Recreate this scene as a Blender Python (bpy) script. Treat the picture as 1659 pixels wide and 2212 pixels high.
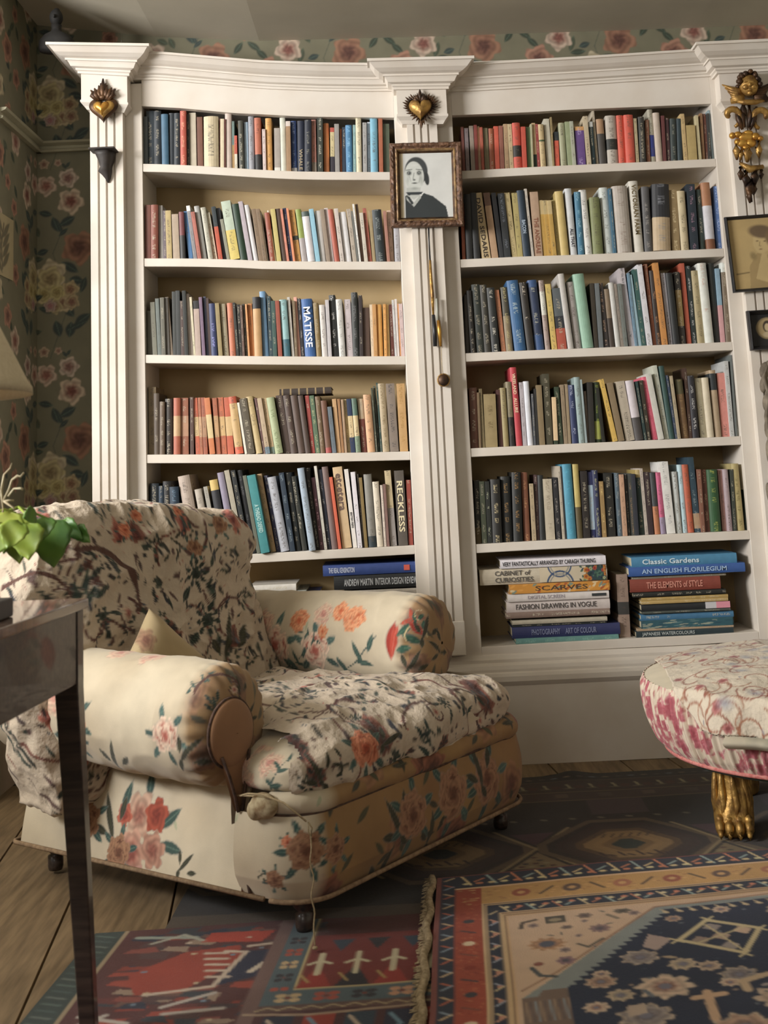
import bpy, bmesh, math, random
import numpy as np
from mathutils import Vector, Matrix
for _o in list(bpy.data.objects): bpy.data.objects.remove(_o)
SC = bpy.context.scene; COL = SC.collection
PI = math.pi
# ---------------------------------------------------------------- camera
F, PX, PY, YAW, PIT, ROL, DIST, CAMH = 2600.26, 835.57, 593.39, .0018, .1571, -.0455, 4.2337, 1.0
_cy, _sy, _cp, _sp, _cr, _sr = math.cos(YAW), math.sin(YAW), math.cos(PIT), math.sin(PIT), math.cos(ROL), math.sin(ROL)
FW = np.array([_sy*_cp, _cy*_cp, _sp]); _R0 = np.array([_cy, -_sy, 0]); _U0 = np.cross(_R0, FW)
RT = _cr*_R0 + _sr*_U0; UP = -_sr*_R0 + _cr*_U0
CAM = np.array([0, -DIST, CAMH])
cd = bpy.data.cameras.new('camera'); cam = bpy.data.objects.new('camera', cd); COL.objects.link(cam)
cam.matrix_world = Matrix(((RT[0], UP[0], -FW[0], CAM[0]), (RT[1], UP[1], -FW[1], CAM[1]), (RT[2], UP[2], -FW[2], CAM[2]), (0, 0, 0, 1)))
cd.sensor_fit = 'VERTICAL'; cd.sensor_height = 24; cd.lens = F/2212*24
cd.shift_x = (829.5-PX)/2212; cd.shift_y = (PY-1106)/2212
cd.clip_start = .05; cd.clip_end = 60
cd.dof.use_dof = True; cd.dof.focus_distance = 3.7; cd.dof.aperture_fstop = 4.0
SC.camera = cam
def ray(px, py): return FW + RT*(px-PX)/F - UP*(py-PY)/F
def at_y(px, py, Y):
    r = ray(px, py); return CAM + r*((Y+DIST)/r[1])
def at_z(px, py, Z):
    r = ray(px, py); return CAM + r*((Z-CAMH)/r[2])
# ---------------------------------------------------------------- world, lights, exposure
W = bpy.data.worlds.new('room_air'); SC.world = W; W.use_nodes = True
_b = W.node_tree.nodes['Background']; _b.inputs[0].default_value = (1.0, .88, .74, 1); _b.inputs[1].default_value = .17
def area(name, loc, target, sx, sy, e, c):
    l = bpy.data.lights.new(name, 'AREA'); l.shape = 'RECTANGLE'; l.size = sx; l.size_y = sy; l.energy = e; l.color = c
    o = bpy.data.objects.new(name, l); COL.objects.link(o); o.location = loc
    o.rotation_euler = (Vector(target)-Vector(loc)).to_track_quat('-Z', 'Y').to_euler(); return o
area('bay_window_daylight', (-3.9, -2.9, 2.15), (0, -.6, 1.0), 1.9, .95, 385, (1.0, .975, .95))
area('added_front_fill', (-1.5, -6.4, 2.3), (.9, 0, 1.4), 1.6, 1.5, 32, (1.0, .95, .88))  # added fill with no visible source, lifts the bookcase front
SC.view_settings.view_transform = 'Standard'; SC.view_settings.look = 'None'
SC.view_settings.exposure = -0.2; SC.view_settings.gamma = 1; SC.view_settings.use_curve_mapping = False
# ---------------------------------------------------------------- helpers
def hx(h, a=1.0):
    c = [int(h[i:i+2], 16)/255 for i in (0, 2, 4)]
    return tuple([x/12.92 if x <= .04045 else ((x+.055)/1.055)**2.4 for x in c]+[a])
def hxn(h): return np.array(hx(h)[:3])
def mat(name, col=None, rough=.6, metal=0, sheen=0, coat=0):
    m = bpy.data.materials.new(name); m.use_nodes = True; b = m.node_tree.nodes['Principled BSDF']
    if col: b.inputs['Base Color'].default_value = hx(col)
    b.inputs['Roughness'].default_value = rough; b.inputs['Metallic'].default_value = metal
    b.inputs['Sheen Weight'].default_value = sheen; b.inputs['Coat Weight'].default_value = coat
    return m, m.node_tree.nodes, m.node_tree.links, b
def noise_node(N, Lk, scale, detail=4, vec=None, stretch=None):
    n = N.new('ShaderNodeTexNoise'); n.inputs['Scale'].default_value = scale; n.inputs['Detail'].default_value = detail
    if vec is None:
        tc = N.new('ShaderNodeTexCoord'); vec = tc.outputs['Object']
    if stretch:
        mp = N.new('ShaderNodeMapping'); mp.inputs['Scale'].default_value = stretch; Lk.new(vec, mp.inputs[0]); vec = mp.outputs[0]
    Lk.new(vec, n.inputs['Vector']); return n
def ramp(N, Lk, src, stops):
    r = N.new('ShaderNodeValToRGB'); e = r.color_ramp.elements
    while len(e) < len(stops): e.new(.5)
    for i, (p, c) in enumerate(stops): e[i].position = p; e[i].color = c if not isinstance(c, str) else hx(c)
    Lk.new(src, r.inputs[0]); return r
def bump(N, Lk, b, src, strength, dist=.002):
    u = N.new('ShaderNodeBump'); u.inputs['Strength'].default_value = strength; u.inputs['Distance'].default_value = dist
    Lk.new(src, u.inputs['Height']); Lk.new(u.outputs[0], b.inputs['Normal'])
def two_tone(name, c1, c2, scale, rough=.6, metal=0, bs=.2, bd=.002, stretch=None, detail=5, lo=.35, hi=.65, coat=0):
    m, N, Lk, b = mat(name, c1, rough, metal, coat=coat)
    n = noise_node(N, Lk, scale, detail, stretch=stretch); r = ramp(N, Lk, n.outputs['Fac'], [(lo, c1), (hi, c2)])
    Lk.new(r.outputs[0], b.inputs['Base Color'])
    if bs: bump(N, Lk, b, n.outputs['Fac'], bs, bd)
    return m
def vcol_mat(name, rough=.85, sheen=.0, bscale=600, bs=.3, bd=.0006):
    m, N, Lk, b = mat(name, None, rough, 0, sheen)
    a = N.new('ShaderNodeAttribute'); a.attribute_name = 'Col'
    n = noise_node(N, Lk, bscale, 3 if bscale > 100 else 5); big = noise_node(N, Lk, 14, 4)
    mx = N.new('ShaderNodeMix'); mx.data_type = 'RGBA'; mx.blend_type = 'MULTIPLY'; mx.inputs[0].default_value = .35
    r = ramp(N, Lk, big.outputs['Fac'], [(.3, (.72, .70, .66, 1)), (.7, (1.12, 1.1, 1.06, 1))])
    Lk.new(a.outputs['Color'], mx.inputs[6]); Lk.new(r.outputs[0], mx.inputs[7]); Lk.new(mx.outputs[2], b.inputs['Base Color'])
    bump(N, Lk, b, n.outputs['Fac'], bs, bd); return m
M = {}
M['paint'] = two_tone('cream_gloss_paint', 'dcd5cb', 'd5ccc0', 7, .42, bs=.06, bd=.001)
M['back'] = two_tone('backboard_paint_with_shade', 'b39b72', 'a58d64', 5, .7, bs=.05)  # darker, warmer cream: niche shade and bounced light put into the colour
M['ceil'] = two_tone('ceiling_distemper', 'c9c2b0', 'bfb8a6', 3, .9, bs=.1, bd=.002)
M['rail'] = two_tone('sage_rail_paint', 'a09c84', '908c76', 8, .6, bs=.05)
M['plank'] = two_tone('pale_worn_boards', '68563f', '8a7558', 6, .65, bs=.25, stretch=(9, .8, 1))
M['floorbase'] = two_tone('floor_gap', '2a231c', '3a3026', 6, .9)
M['darkwood'] = two_tone('dark_mahogany', '2c2320', '463932', 9, .38, bs=.1, stretch=(1, 12, 12), coat=.25)
M['gilt'] = two_tone('worn_gilt', 'c79f58', '6a4a2c', 38, .46, .6, bs=.9, bd=.006, lo=.3, hi=.75)
M['giltdark'] = two_tone('tarnished_gilt', '5d4128', '2c211b', 30, .5, .45, bs=.6, bd=.003)
M['giltbright'] = two_tone('bright_gilt', 'd8a850', 'a87430', 30, .38, .6, bs=.4, bd=.002)
M['frame'] = two_tone('carved_brown_frame', '4a352a', '7a5a44', 70, .5, .15, bs=1, bd=.006)
M['frame2'] = two_tone('frame_inner_slip', 'a8895e', '6c5238', 60, .45, .3, bs=.5, bd=.003)
M['black'] = two_tone('black_lacquer', '1d1d20', '2a2a2c', 20, .4)
M['bracket'] = two_tone('bronze_dark', '2a2624', '3a3430', 30, .6, bs=.5)
M['bust'] = two_tone('dark_bust', '1c1b1a', '282624', 30, .8)
M['greycarve'] = two_tone('grey_limed_carving', '8a7f6e', '5c5346', 26, .8, bs=.6, bd=.004)
M['shade'] = two_tone('linen_shade', 'd9ccb0', 'cfc1a3', 160, .9, bs=.2, bd=.0006)
M['pot'] = two_tone('pale_glazed_pot', 'b4b4a8', 'a6a89c', 8, .4)
M['leaf'] = two_tone('bright_leaf', '6c8c30', 'a0ac48', 13, .42, bs=.3)
M['leaf2'] = two_tone('dark_leaf', '4a7430', '74963e', 13, .42, bs=.3)
M['twig'] = two_tone('pale_dry_twig', 'a89878', 'cdc4a4', 40, .8)
M['string'] = two_tone('cotton_string', '9c8a6c', 'b8a684', 200, .9)
M['pages'] = two_tone('page_edges', 'cfc4a8', 'b8ab8c', 60, .85, bs=.4, bd=.001, stretch=(30, 1, 1))
M['ink'] = mat('ink_dark', '34302c', .6)[0]
M['underside'] = two_tone('green_lining', '3c4640', '2c3630', 60, .9)
M['piping'] = two_tone('faded_red_piping', 'b0605c', 'c88880', 90, .8)
M['welt'] = two_tone('frayed_welt', '5c4438', '3c2e28', 90, .9)
M['weltlight'] = two_tone('pale_welt', '9c8468', '7c6650', 90, .9)
M['glass'] = mat('picture_glass', 'ffffff', .08)[0]
M['fabric'] = vcol_mat('printed_cotton', .88, .15, 500, .35, .0008)
M['crumple'] = vcol_mat('crumpled_cotton', .88, .12, 38, 1.0, .008)
M['rug'] = vcol_mat('knotted_wool', .95, .1, 420, .9, .002)
M['wallpaper'] = vcol_mat('printed_wallpaper', .75, 0, 300, .15, .0005)
M['print'] = vcol_mat('printed_paper', .6, 0, 300, .05, .0002)

def bookmat():
    m, N, Lk, b = mat('book_binding', None, .55)
    c = N.new('ShaderNodeAttribute'); c.attribute_name = 'Col'
    t = N.new('ShaderNodeAttribute'); t.attribute_name = 'Tit'
    p = N.new('ShaderNodeAttribute'); p.attribute_name = 'tp'
    s = N.new('ShaderNodeSeparateXYZ'); Lk.new(p.outputs['Vector'], s.inputs[0])
    def ma(op, a, bb, cc=None):
        n = N.new('ShaderNodeMath'); n.operation = op
        for i, v in enumerate((a, bb, cc)):
            if v is None: continue
            if isinstance(v, (int, float)): n.inputs[i].default_value = v
            else: Lk.new(v, n.inputs[i])
        return n.outputs[0]
    def nz(xs, zs, thr):
        cb = N.new('ShaderNodeCombineXYZ'); Lk.new(ma('MULTIPLY', s.outputs[0], xs), cb.inputs[0])
        Lk.new(ma('MULTIPLY', s.outputs[1], zs), cb.inputs[1]); Lk.new(s.outputs[2], cb.inputs[2])
        n = N.new('ShaderNodeTexNoise'); n.inputs['Scale'].default_value = 1; n.inputs['Detail'].default_value = 0
        Lk.new(cb.outputs[0], n.inputs['Vector']); return ma('GREATER_THAN', n.outputs['Fac'], thr)
    mid = ma('LESS_THAN', ma('ABSOLUTE', ma('SUBTRACT', s.outputs[0], .5), None), .2)
    msk = ma('MULTIPLY', ma('MULTIPLY', mid, nz(4.2, 430, .53)), nz(.01, 30, .5))
    msk = ma('MULTIPLY', msk, ma('GREATER_THAN', s.outputs[0], -.5))
    msk = ma('MULTIPLY', ma('MULTIPLY', msk, t.outputs['Alpha']), .6)
    mx = N.new('ShaderNodeMix'); mx.data_type = 'RGBA'
    Lk.new(msk, mx.inputs[0]); Lk.new(c.outputs['Color'], mx.inputs[6]); Lk.new(t.outputs['Color'], mx.inputs[7])
    n = noise_node(N, Lk, 55, 5); r = ramp(N, Lk, n.outputs['Fac'], [(.3, (.8, .78, .74, 1)), (.7, (1.08, 1.07, 1.05, 1))])
    m2 = N.new('ShaderNodeMix'); m2.data_type = 'RGBA'; m2.blend_type = 'MULTIPLY'; m2.inputs[0].default_value = .5
    Lk.new(mx.outputs[2], m2.inputs[6]); Lk.new(r.outputs[0], m2.inputs[7]); Lk.new(m2.outputs[2], b.inputs['Base Color'])
    return m
M['book'] = bookmat()

def tag(o, label=None, cat=None, group=None, kind=None):
    for k, v in (('label', label), ('category', cat), ('group', group), ('kind', kind)):
        if v: o[k] = v
    return o
PM = {}
def empty(name, loc, rz=0):
    o = bpy.data.objects.new(name, None); COL.objects.link(o); o.location = loc; o.rotation_euler = (0, 0, rz)
    o.empty_display_size = .05
    PM[o.name] = Matrix.Translation(Vector(loc)) @ Matrix.Rotation(rz, 4, 'Z'); return o
def mesh(name, V, Fc, m, parent=None, smooth=False, cols=None, local=False, mats=None):
    me = bpy.data.meshes.new(name); me.from_pydata([tuple(v) for v in V], [], Fc); me.update()
    if cols is not None: setcol(me, 'Col', cols)
    if smooth: me.polygons.foreach_set('use_smooth', [True]*len(me.polygons))
    if m is not None: me.materials.append(m)
    o = bpy.data.objects.new(name, me); COL.objects.link(o)
    if parent is not None:
        o.parent = parent
        if not local: o.matrix_parent_inverse = PM[parent.name].inverted()
    PM[o.name] = PM[parent.name] if (parent is not None and local) else Matrix.Identity(4)
    return o
def setcol(me, name, cols):
    c = np.asarray(cols, dtype=np.float32)
    if c.shape[1] == 3: c = np.concatenate([c, np.ones((len(c), 1), np.float32)], 1)
    a = me.attributes.new(name, 'FLOAT_COLOR', 'POINT'); a.data.foreach_set('color', c.ravel())
def gridmesh(name, P, m, parent=None, cols=None, closeu=False, closev=False, smooth=True, local=False, keep=None, flip=False):
    """P (nu, nv, 3) -> one quad mesh"""
    nu, nv = P.shape[:2]; V = P.reshape(-1, 3)
    iu = np.arange(nu if closeu else nu-1); iv = np.arange(nv if closev else nv-1)
    A, B = np.meshgrid(iu, iv, indexing='ij'); A2, B2 = (A+1) % nu, (B+1) % nv
    Q = np.stack([A*nv+B, A2*nv+B, A2*nv+B2, A*nv+B2], -1).reshape(-1, 4)
    if flip: Q = Q[:, ::-1]
    if keep is not None:
        k = keep.reshape(-1); Q = Q[k[Q].all(1)]
    me = bpy.data.meshes.new(name)
    me.vertices.add(len(V)); me.vertices.foreach_set('co', V.astype(np.float32).ravel())
    me.loops.add(Q.size); me.loops.foreach_set('vertex_index', Q.ravel().astype(np.int32))
    me.polygons.add(len(Q)); me.polygons.foreach_set('loop_start', np.arange(0, Q.size, 4, dtype=np.int32))
    me.update(calc_edges=True); me.validate()
    if smooth: me.polygons.foreach_set('use_smooth', [True]*len(me.polygons))
    if cols is not None: setcol(me, 'Col', cols.reshape(-1, cols.shape[-1]))
    me.materials.append(m)
    o = bpy.data.objects.new(name, me); COL.objects.link(o)
    if parent is not None:
        o.parent = parent
        if not local: o.matrix_parent_inverse = PM[parent.name].inverted()
    PM[o.name] = PM[parent.name] if (parent is not None and local) else Matrix.Identity(4)
    return o
class MB:
    def __init__(s): s.v = []; s.f = []
    def add(s, V, Fc):
        k = len(s.v); s.v += [tuple(map(float, v)) for v in V]; s.f += [tuple(i+k for i in f) for f in Fc]; return s
    def box(s, x0, x1, y0, y1, z0, z1):
        return s.add([(x, y, z) for x in (x0, x1) for y in (y0, y1) for z in (z0, z1)],
                     [(0, 1, 3, 2), (4, 6, 7, 5), (0, 4, 5, 1), (2, 3, 7, 6), (0, 2, 6, 4), (1, 5, 7, 3)])
    def rings(s, R, cap=True, closed=True):
        n = len(R[0]); V = [p for r in R for p in r]; Fc = []
        for i in range(len(R)-1):
            for j in range(n if closed else n-1):
                j2 = (j+1) % n; Fc.append((i*n+j, i*n+j2, (i+1)*n+j2, (i+1)*n+j))
        if cap: Fc += [tuple(reversed(range(n))), tuple(range((len(R)-1)*n, len(R)*n))]
        return s.add(V, Fc)
    def tube(s, pts, r, n=8):
        pts = [Vector(p) for p in pts]; R = []; up = Vector((.13, .27, .95))
        for i, p in enumerate(pts):
            d = (pts[min(i+1, len(pts)-1)]-pts[max(i-1, 0)]).normalized()
            a = d.cross(up)
            if a.length < .05: a = d.cross(Vector((1, 0, 0)))
            a.normalize(); b = d.cross(a); up = -b if False else up
            rr = r[i] if isinstance(r, (list, tuple)) else r
            R.append([tuple(p+a*math.cos(2*PI*k/n)*rr+b*math.sin(2*PI*k/n)*rr) for k in range(n)])
        return s.rings(R)
    def lathe(s, prof, c=(0, 0, 0), n=32):
        R = [[(c[0]+r*math.cos(2*PI*k/n), c[1]+r*math.sin(2*PI*k/n), c[2]+z) for k in range(n)] for r, z in prof]
        return s.rings(R)
    def ell(s, c, r, n=12, m=8, rot=None):
        R = []
        for i in range(m+1):
            t = PI*(.02+.96*i/m)
            ring = [Vector((math.sin(t)*math.cos(2*PI*k/n)*r[0], math.sin(t)*math.sin(2*PI*k/n)*r[1], -math.cos(t)*r[2])) for k in range(n)]
            if rot: ring = [rot @ p for p in ring]
            R.append([tuple(p+Vector(c)) for p in ring])
        return s.rings(R)
    def build(s, name, m, parent=None, smooth=False, bevel=0, local=False):
        o = mesh(name, s.v, s.f, m, parent, smooth, local=local)
        bm = bmesh.new(); bm.from_mesh(o.data); bmesh.ops.recalc_face_normals(bm, faces=bm.faces); bm.to_mesh(o.data); bm.free()
        if bevel:
            b = o.modifiers.new('bevel', 'BEVEL'); b.width = bevel; b.segments = 2; b.limit_method = 'ANGLE'
        return o
def text_mesh(name, body, m, origin, xdir, ydir, length, height, parent=None, bold=.0):
    cu = bpy.data.curves.new('t', 'FONT'); cu.body = body.replace('_', ' ').replace('|', '\n'); cu.align_x = 'LEFT'; cu.offset = bold
    cu.resolution_u = 2
    to = bpy.data.objects.new('t', cu); COL.objects.link(to)
    dg = bpy.context.evaluated_depsgraph_get(); dg.update()
    me = bpy.data.meshes.new_from_object(to.evaluated_get(dg)); bpy.data.objects.remove(to)
    n = len(me.vertices)
    if n == 0: return None
    co = np.zeros(n*3, np.float32); me.vertices.foreach_get('co', co); co = co.reshape(-1, 3)
    mn, mxx = co.min(0), co.max(0)
    x = (co[:, 0]-mn[0])/(mxx[0]-mn[0])*length; y = (co[:, 1]-mn[1])/(mxx[1]-mn[1])*height
    P = np.array(origin)[None]+np.outer(x, xdir)+np.outer(y, ydir)
    me.vertices.foreach_set('co', P.astype(np.float32).ravel()); me.name = name; me.materials.clear(); me.materials.append(m); me.update()
    o = bpy.data.objects.new(name, me); COL.objects.link(o)
    if parent is not None: o.parent = parent
    return o
_inks = {}
def ink(h):
    if h not in _inks: _inks[h] = mat('lettering_ink', h, .6)[0]
    return _inks[h]
# vectorised value noise
_rg = np.random.RandomState(7); _tab = _rg.rand(64, 64, 64)
def vn(P, s=1.0, off=0.):
    Q = P*s+off; i = np.floor(Q).astype(int); f = Q-i; f = f*f*(3-2*f); i &= 63; j = (i+1) & 63
    t = _tab; x0, y0, z0 = i[..., 0], i[..., 1], i[..., 2]; x1, y1, z1 = j[..., 0], j[..., 1], j[..., 2]
    fx, fy, fz = f[..., 0], f[..., 1], f[..., 2]
    a = t[x0, y0, z0]*(1-fx)+t[x1, y0, z0]*fx; b = t[x0, y1, z0]*(1-fx)+t[x1, y1, z0]*fx
    c = t[x0, y0, z1]*(1-fx)+t[x1, y0, z1]*fx; d = t[x0, y1, z1]*(1-fx)+t[x1, y1, z1]*fx
    return ((a*(1-fy)+b*fy)*(1-fz)+(c*(1-fy)+d*fy)*fz)*2-1
def fbm(P, s, o=0, n=3):
    r = 0; a = 1
    for k in range(n): r = r+a*vn(P, s*2**k, o+13.7*k); a *= .5
    return r
def ridg(P, s, o=0): return 1-np.abs(vn(P, s, o))*2
# ---------------------------------------------------------------- painter: flat prints and woven patterns as vertex colours
class Cv:
    def __init__(s, w, h, res, bg, wrap=False):
        s.w, s.h, s.res, s.wrap = w, h, res, wrap; s.nx, s.ny = int(round(w/res)), int(round(h/res))
        s.a = np.ones((s.ny, s.nx, 3))*hxn(bg); s.al = np.zeros((s.ny, s.nx))
    def win(s, cx, cy, r):
        x0, x1 = int((cx-r)/s.res)-1, int((cx+r)/s.res)+2; y0, y1 = int((cy-r)/s.res)-1, int((cy+r)/s.res)+2
        X, Y = np.meshgrid(np.arange(x0, x1), np.arange(y0, y1))
        return X, Y, (X+.5)*s.res-cx, (Y+.5)*s.res-cy
    def put(s, X, Y, mask, col):
        if not s.wrap:
            k = (X >= 0) & (X < s.nx) & (Y >= 0) & (Y < s.ny); X, Y, mask = X[k], Y[k], mask[k]
            if not np.isscalar(col) and getattr(col, 'ndim', 1) == 3: col = col[k]
        else: X, Y = X % s.nx, Y % s.ny
        mk = np.clip(mask, 0, 1)[..., None]; s.a[Y, X] = s.a[Y, X]*(1-mk)+col*mk; s.al[Y, X] = np.maximum(s.al[Y, X], mk[..., 0])
    def ell(s, cx, cy, rx, ry, rot, c, soft=.15, op=1):
        X, Y, x, y = s.win(cx, cy, max(rx, ry)*1.1); ca, sa = math.cos(rot), math.sin(rot)
        u, v = (x*ca+y*sa)/rx, (-x*sa+y*ca)/ry; d = np.sqrt(u*u+v*v)
        s.put(X, Y, (1-d)/soft*op if op == 1 else np.clip((1-d)/soft, 0, 1)*op, hxn(c))
    def leaf(s, cx, cy, l, w, rot, c, vein='5c7060'):
        X, Y, x, y = s.win(cx, cy, l*.6); ca, sa = math.cos(rot), math.sin(rot)
        u, v = (x*ca+y*sa)/(l/2), (-x*sa+y*ca)/(w/2); m = (1-u*u-np.abs(v))*3
        m[np.abs(u) > 1] = 0; s.put(X, Y, m, hxn(c)); mm = (np.abs(v) < .1) & (m > 0); s.put(X, Y, mm*.5, hxn(vein))
    def rose(s, cx, cy, r, c_out, c_mid, c_dark, k=5, ph=0., sq=1.):
        X, Y, x, y = s.win(cx, cy, r*1.3); y = y/sq; th = np.arctan2(y, x)+ph; d = np.sqrt(x*x+y*y)/r
        lob = 1+.13*np.cos(k*th)+.05*np.cos((2*k+1)*th+1)
        sp = .5+.5*np.sin(d*15+th*2+1.6*np.sin(3*th)); t = np.clip(d/lob, 0, 1)
        col = hxn(c_dark)*(1-t)[..., None]+hxn(c_mid)*t[..., None]
        e = np.clip((t-.28)/.45, 0, 1)[..., None]; col = col*(1-e)+hxn(c_out)*e
        col = col*(.72+.33*sp)[..., None]; s.put(X, Y, (lob-d)*9, col)
    def line(s, pts, w, c, op=1):
        for (ax, ay), (bx, by) in zip(pts[:-1], pts[1:]):
            cx, cy = (ax+bx)/2, (ay+by)/2; L = math.hypot(bx-ax, by-ay)
            X, Y, x, y = s.win(cx, cy, L/2+w); x = x+cx; y = y+cy
            t = np.clip(((x-ax)*(bx-ax)+(y-ay)*(by-ay))/max(L*L, 1e-9), 0, 1)
            d = np.hypot(x-ax-t*(bx-ax), y-ay-t*(by-ay)); s.put(X, Y, np.clip((w/2-d)/(s.res*.8)+.5, 0, 1)*op, hxn(c))
    def arc(s, cx, cy, r, a0, a1, w, c, k=10, grow=0):
        s.line([(cx+(r+grow*i/k)*math.cos(a0+(a1-a0)*i/k), cy+(r+grow*i/k)*math.sin(a0+(a1-a0)*i/k)) for i in range(k+1)], w, c)
    def poly(s, pts, c):
        xs = [p[0] for p in pts]; ys = [p[1] for p in pts]; cx, cy = (min(xs)+max(xs))/2, (min(ys)+max(ys))/2
        X, Y, x, y = s.win(cx, cy, max(max(xs)-min(xs), max(ys)-min(ys))/2+s.res); x = x+cx; y = y+cy
        ins = np.zeros(x.shape, bool); n = len(pts)
        for i in range(n):
            (x1, y1), (x2, y2) = pts[i], pts[(i+1) % n]
            if y1 == y2: continue
            cr = ((y1 > y) != (y2 > y)) & (x < (x2-x1)*(y-y1)/(y2-y1)+x1); ins ^= cr
        s.put(X, Y, ins.astype(float), hxn(c))
    def rect(s, x0, x1, y0, y1, c):
        s.poly([(x0, y0), (x1, y0), (x1, y1), (x0, y1)], c)
    def sample(s, x, y):
        fx, fy = x/s.res-.5, y/s.res-.5; i, j = np.floor(fx).astype(int), np.floor(fy).astype(int)
        if s.wrap: i, j, i2, j2 = i % s.nx, j % s.ny, (i+1) % s.nx, (j+1) % s.ny
        else:
            i2, j2 = np.clip(i+1, 0, s.nx-1), np.clip(j+1, 0, s.ny-1); i, j = np.clip(i, 0, s.nx-1), np.clip(j, 0, s.ny-1)
        u, v = (fx-np.floor(fx))[..., None], (fy-np.floor(fy))[..., None]
        return (s.a[j, i]*(1-u)+s.a[j, i2]*u)*(1-v)+(s.a[j2, i]*(1-u)+s.a[j2, i2]*u)*v

def proj_np(P):
    d = P-CAM; k = d @ FW; return PX+F*(d @ RT)/k, PY-F*(d @ UP)/k, k
def deco(P, cc, parent, lst):
    """print motifs on a cloth surface: each motif is laid flat in the tangent plane at its own spot of the cloth"""
    Mx = np.array(PM[parent.name]) if parent is not None else np.eye(4); Pw = P @ Mx[:3, :3].T+Mx[:3, 3]
    gx, gy = np.gradient(Pw, axis=0), np.gradient(Pw, axis=1); x, y, k = proj_np(Pw)
    for (px, py, cv, sc, rot) in lst:
        d2 = (x-px)**2+(y-py)**2; near = d2 < max(d2.min()*1.5, 60.); kk = np.where(near, k, 1e9); i = np.unravel_index(kk.argmin(), kk.shape)
        c = Pw[i]; a = gx[i]/np.linalg.norm(gx[i]); n = np.cross(a, gy[i]); n /= np.linalg.norm(n)+1e-12
        if n @ (CAM-c) < 0: n = -n
        rt = RT-n*(RT @ n); rt /= np.linalg.norm(rt); up = np.cross(n, rt)
        D = Pw-c; u, v = D @ rt, D @ up; h = D @ n; u, v = u*math.cos(rot)+v*math.sin(rot), -u*math.sin(rot)+v*math.cos(rot)
        u, v = u/sc+cv.w/2, v/sc+cv.h/2; m = (u > .003) & (u < cv.w-.003) & (v > .003) & (v < cv.h-.003) & (np.abs(h) < .09)
        if not m.any(): continue
        uu, vv = u[m], v[m]; col = cv.sample(uu, vv); ia, ja = np.clip((vv/cv.res).astype(int), 0, cv.ny-1), np.clip((uu/cv.res).astype(int), 0, cv.nx-1)
        al = cv.al[ia, ja][:, None]; cc[m] = cc[m]*(1-al)+col*al
    return cc
BOOK_KEEP = 308
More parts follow.
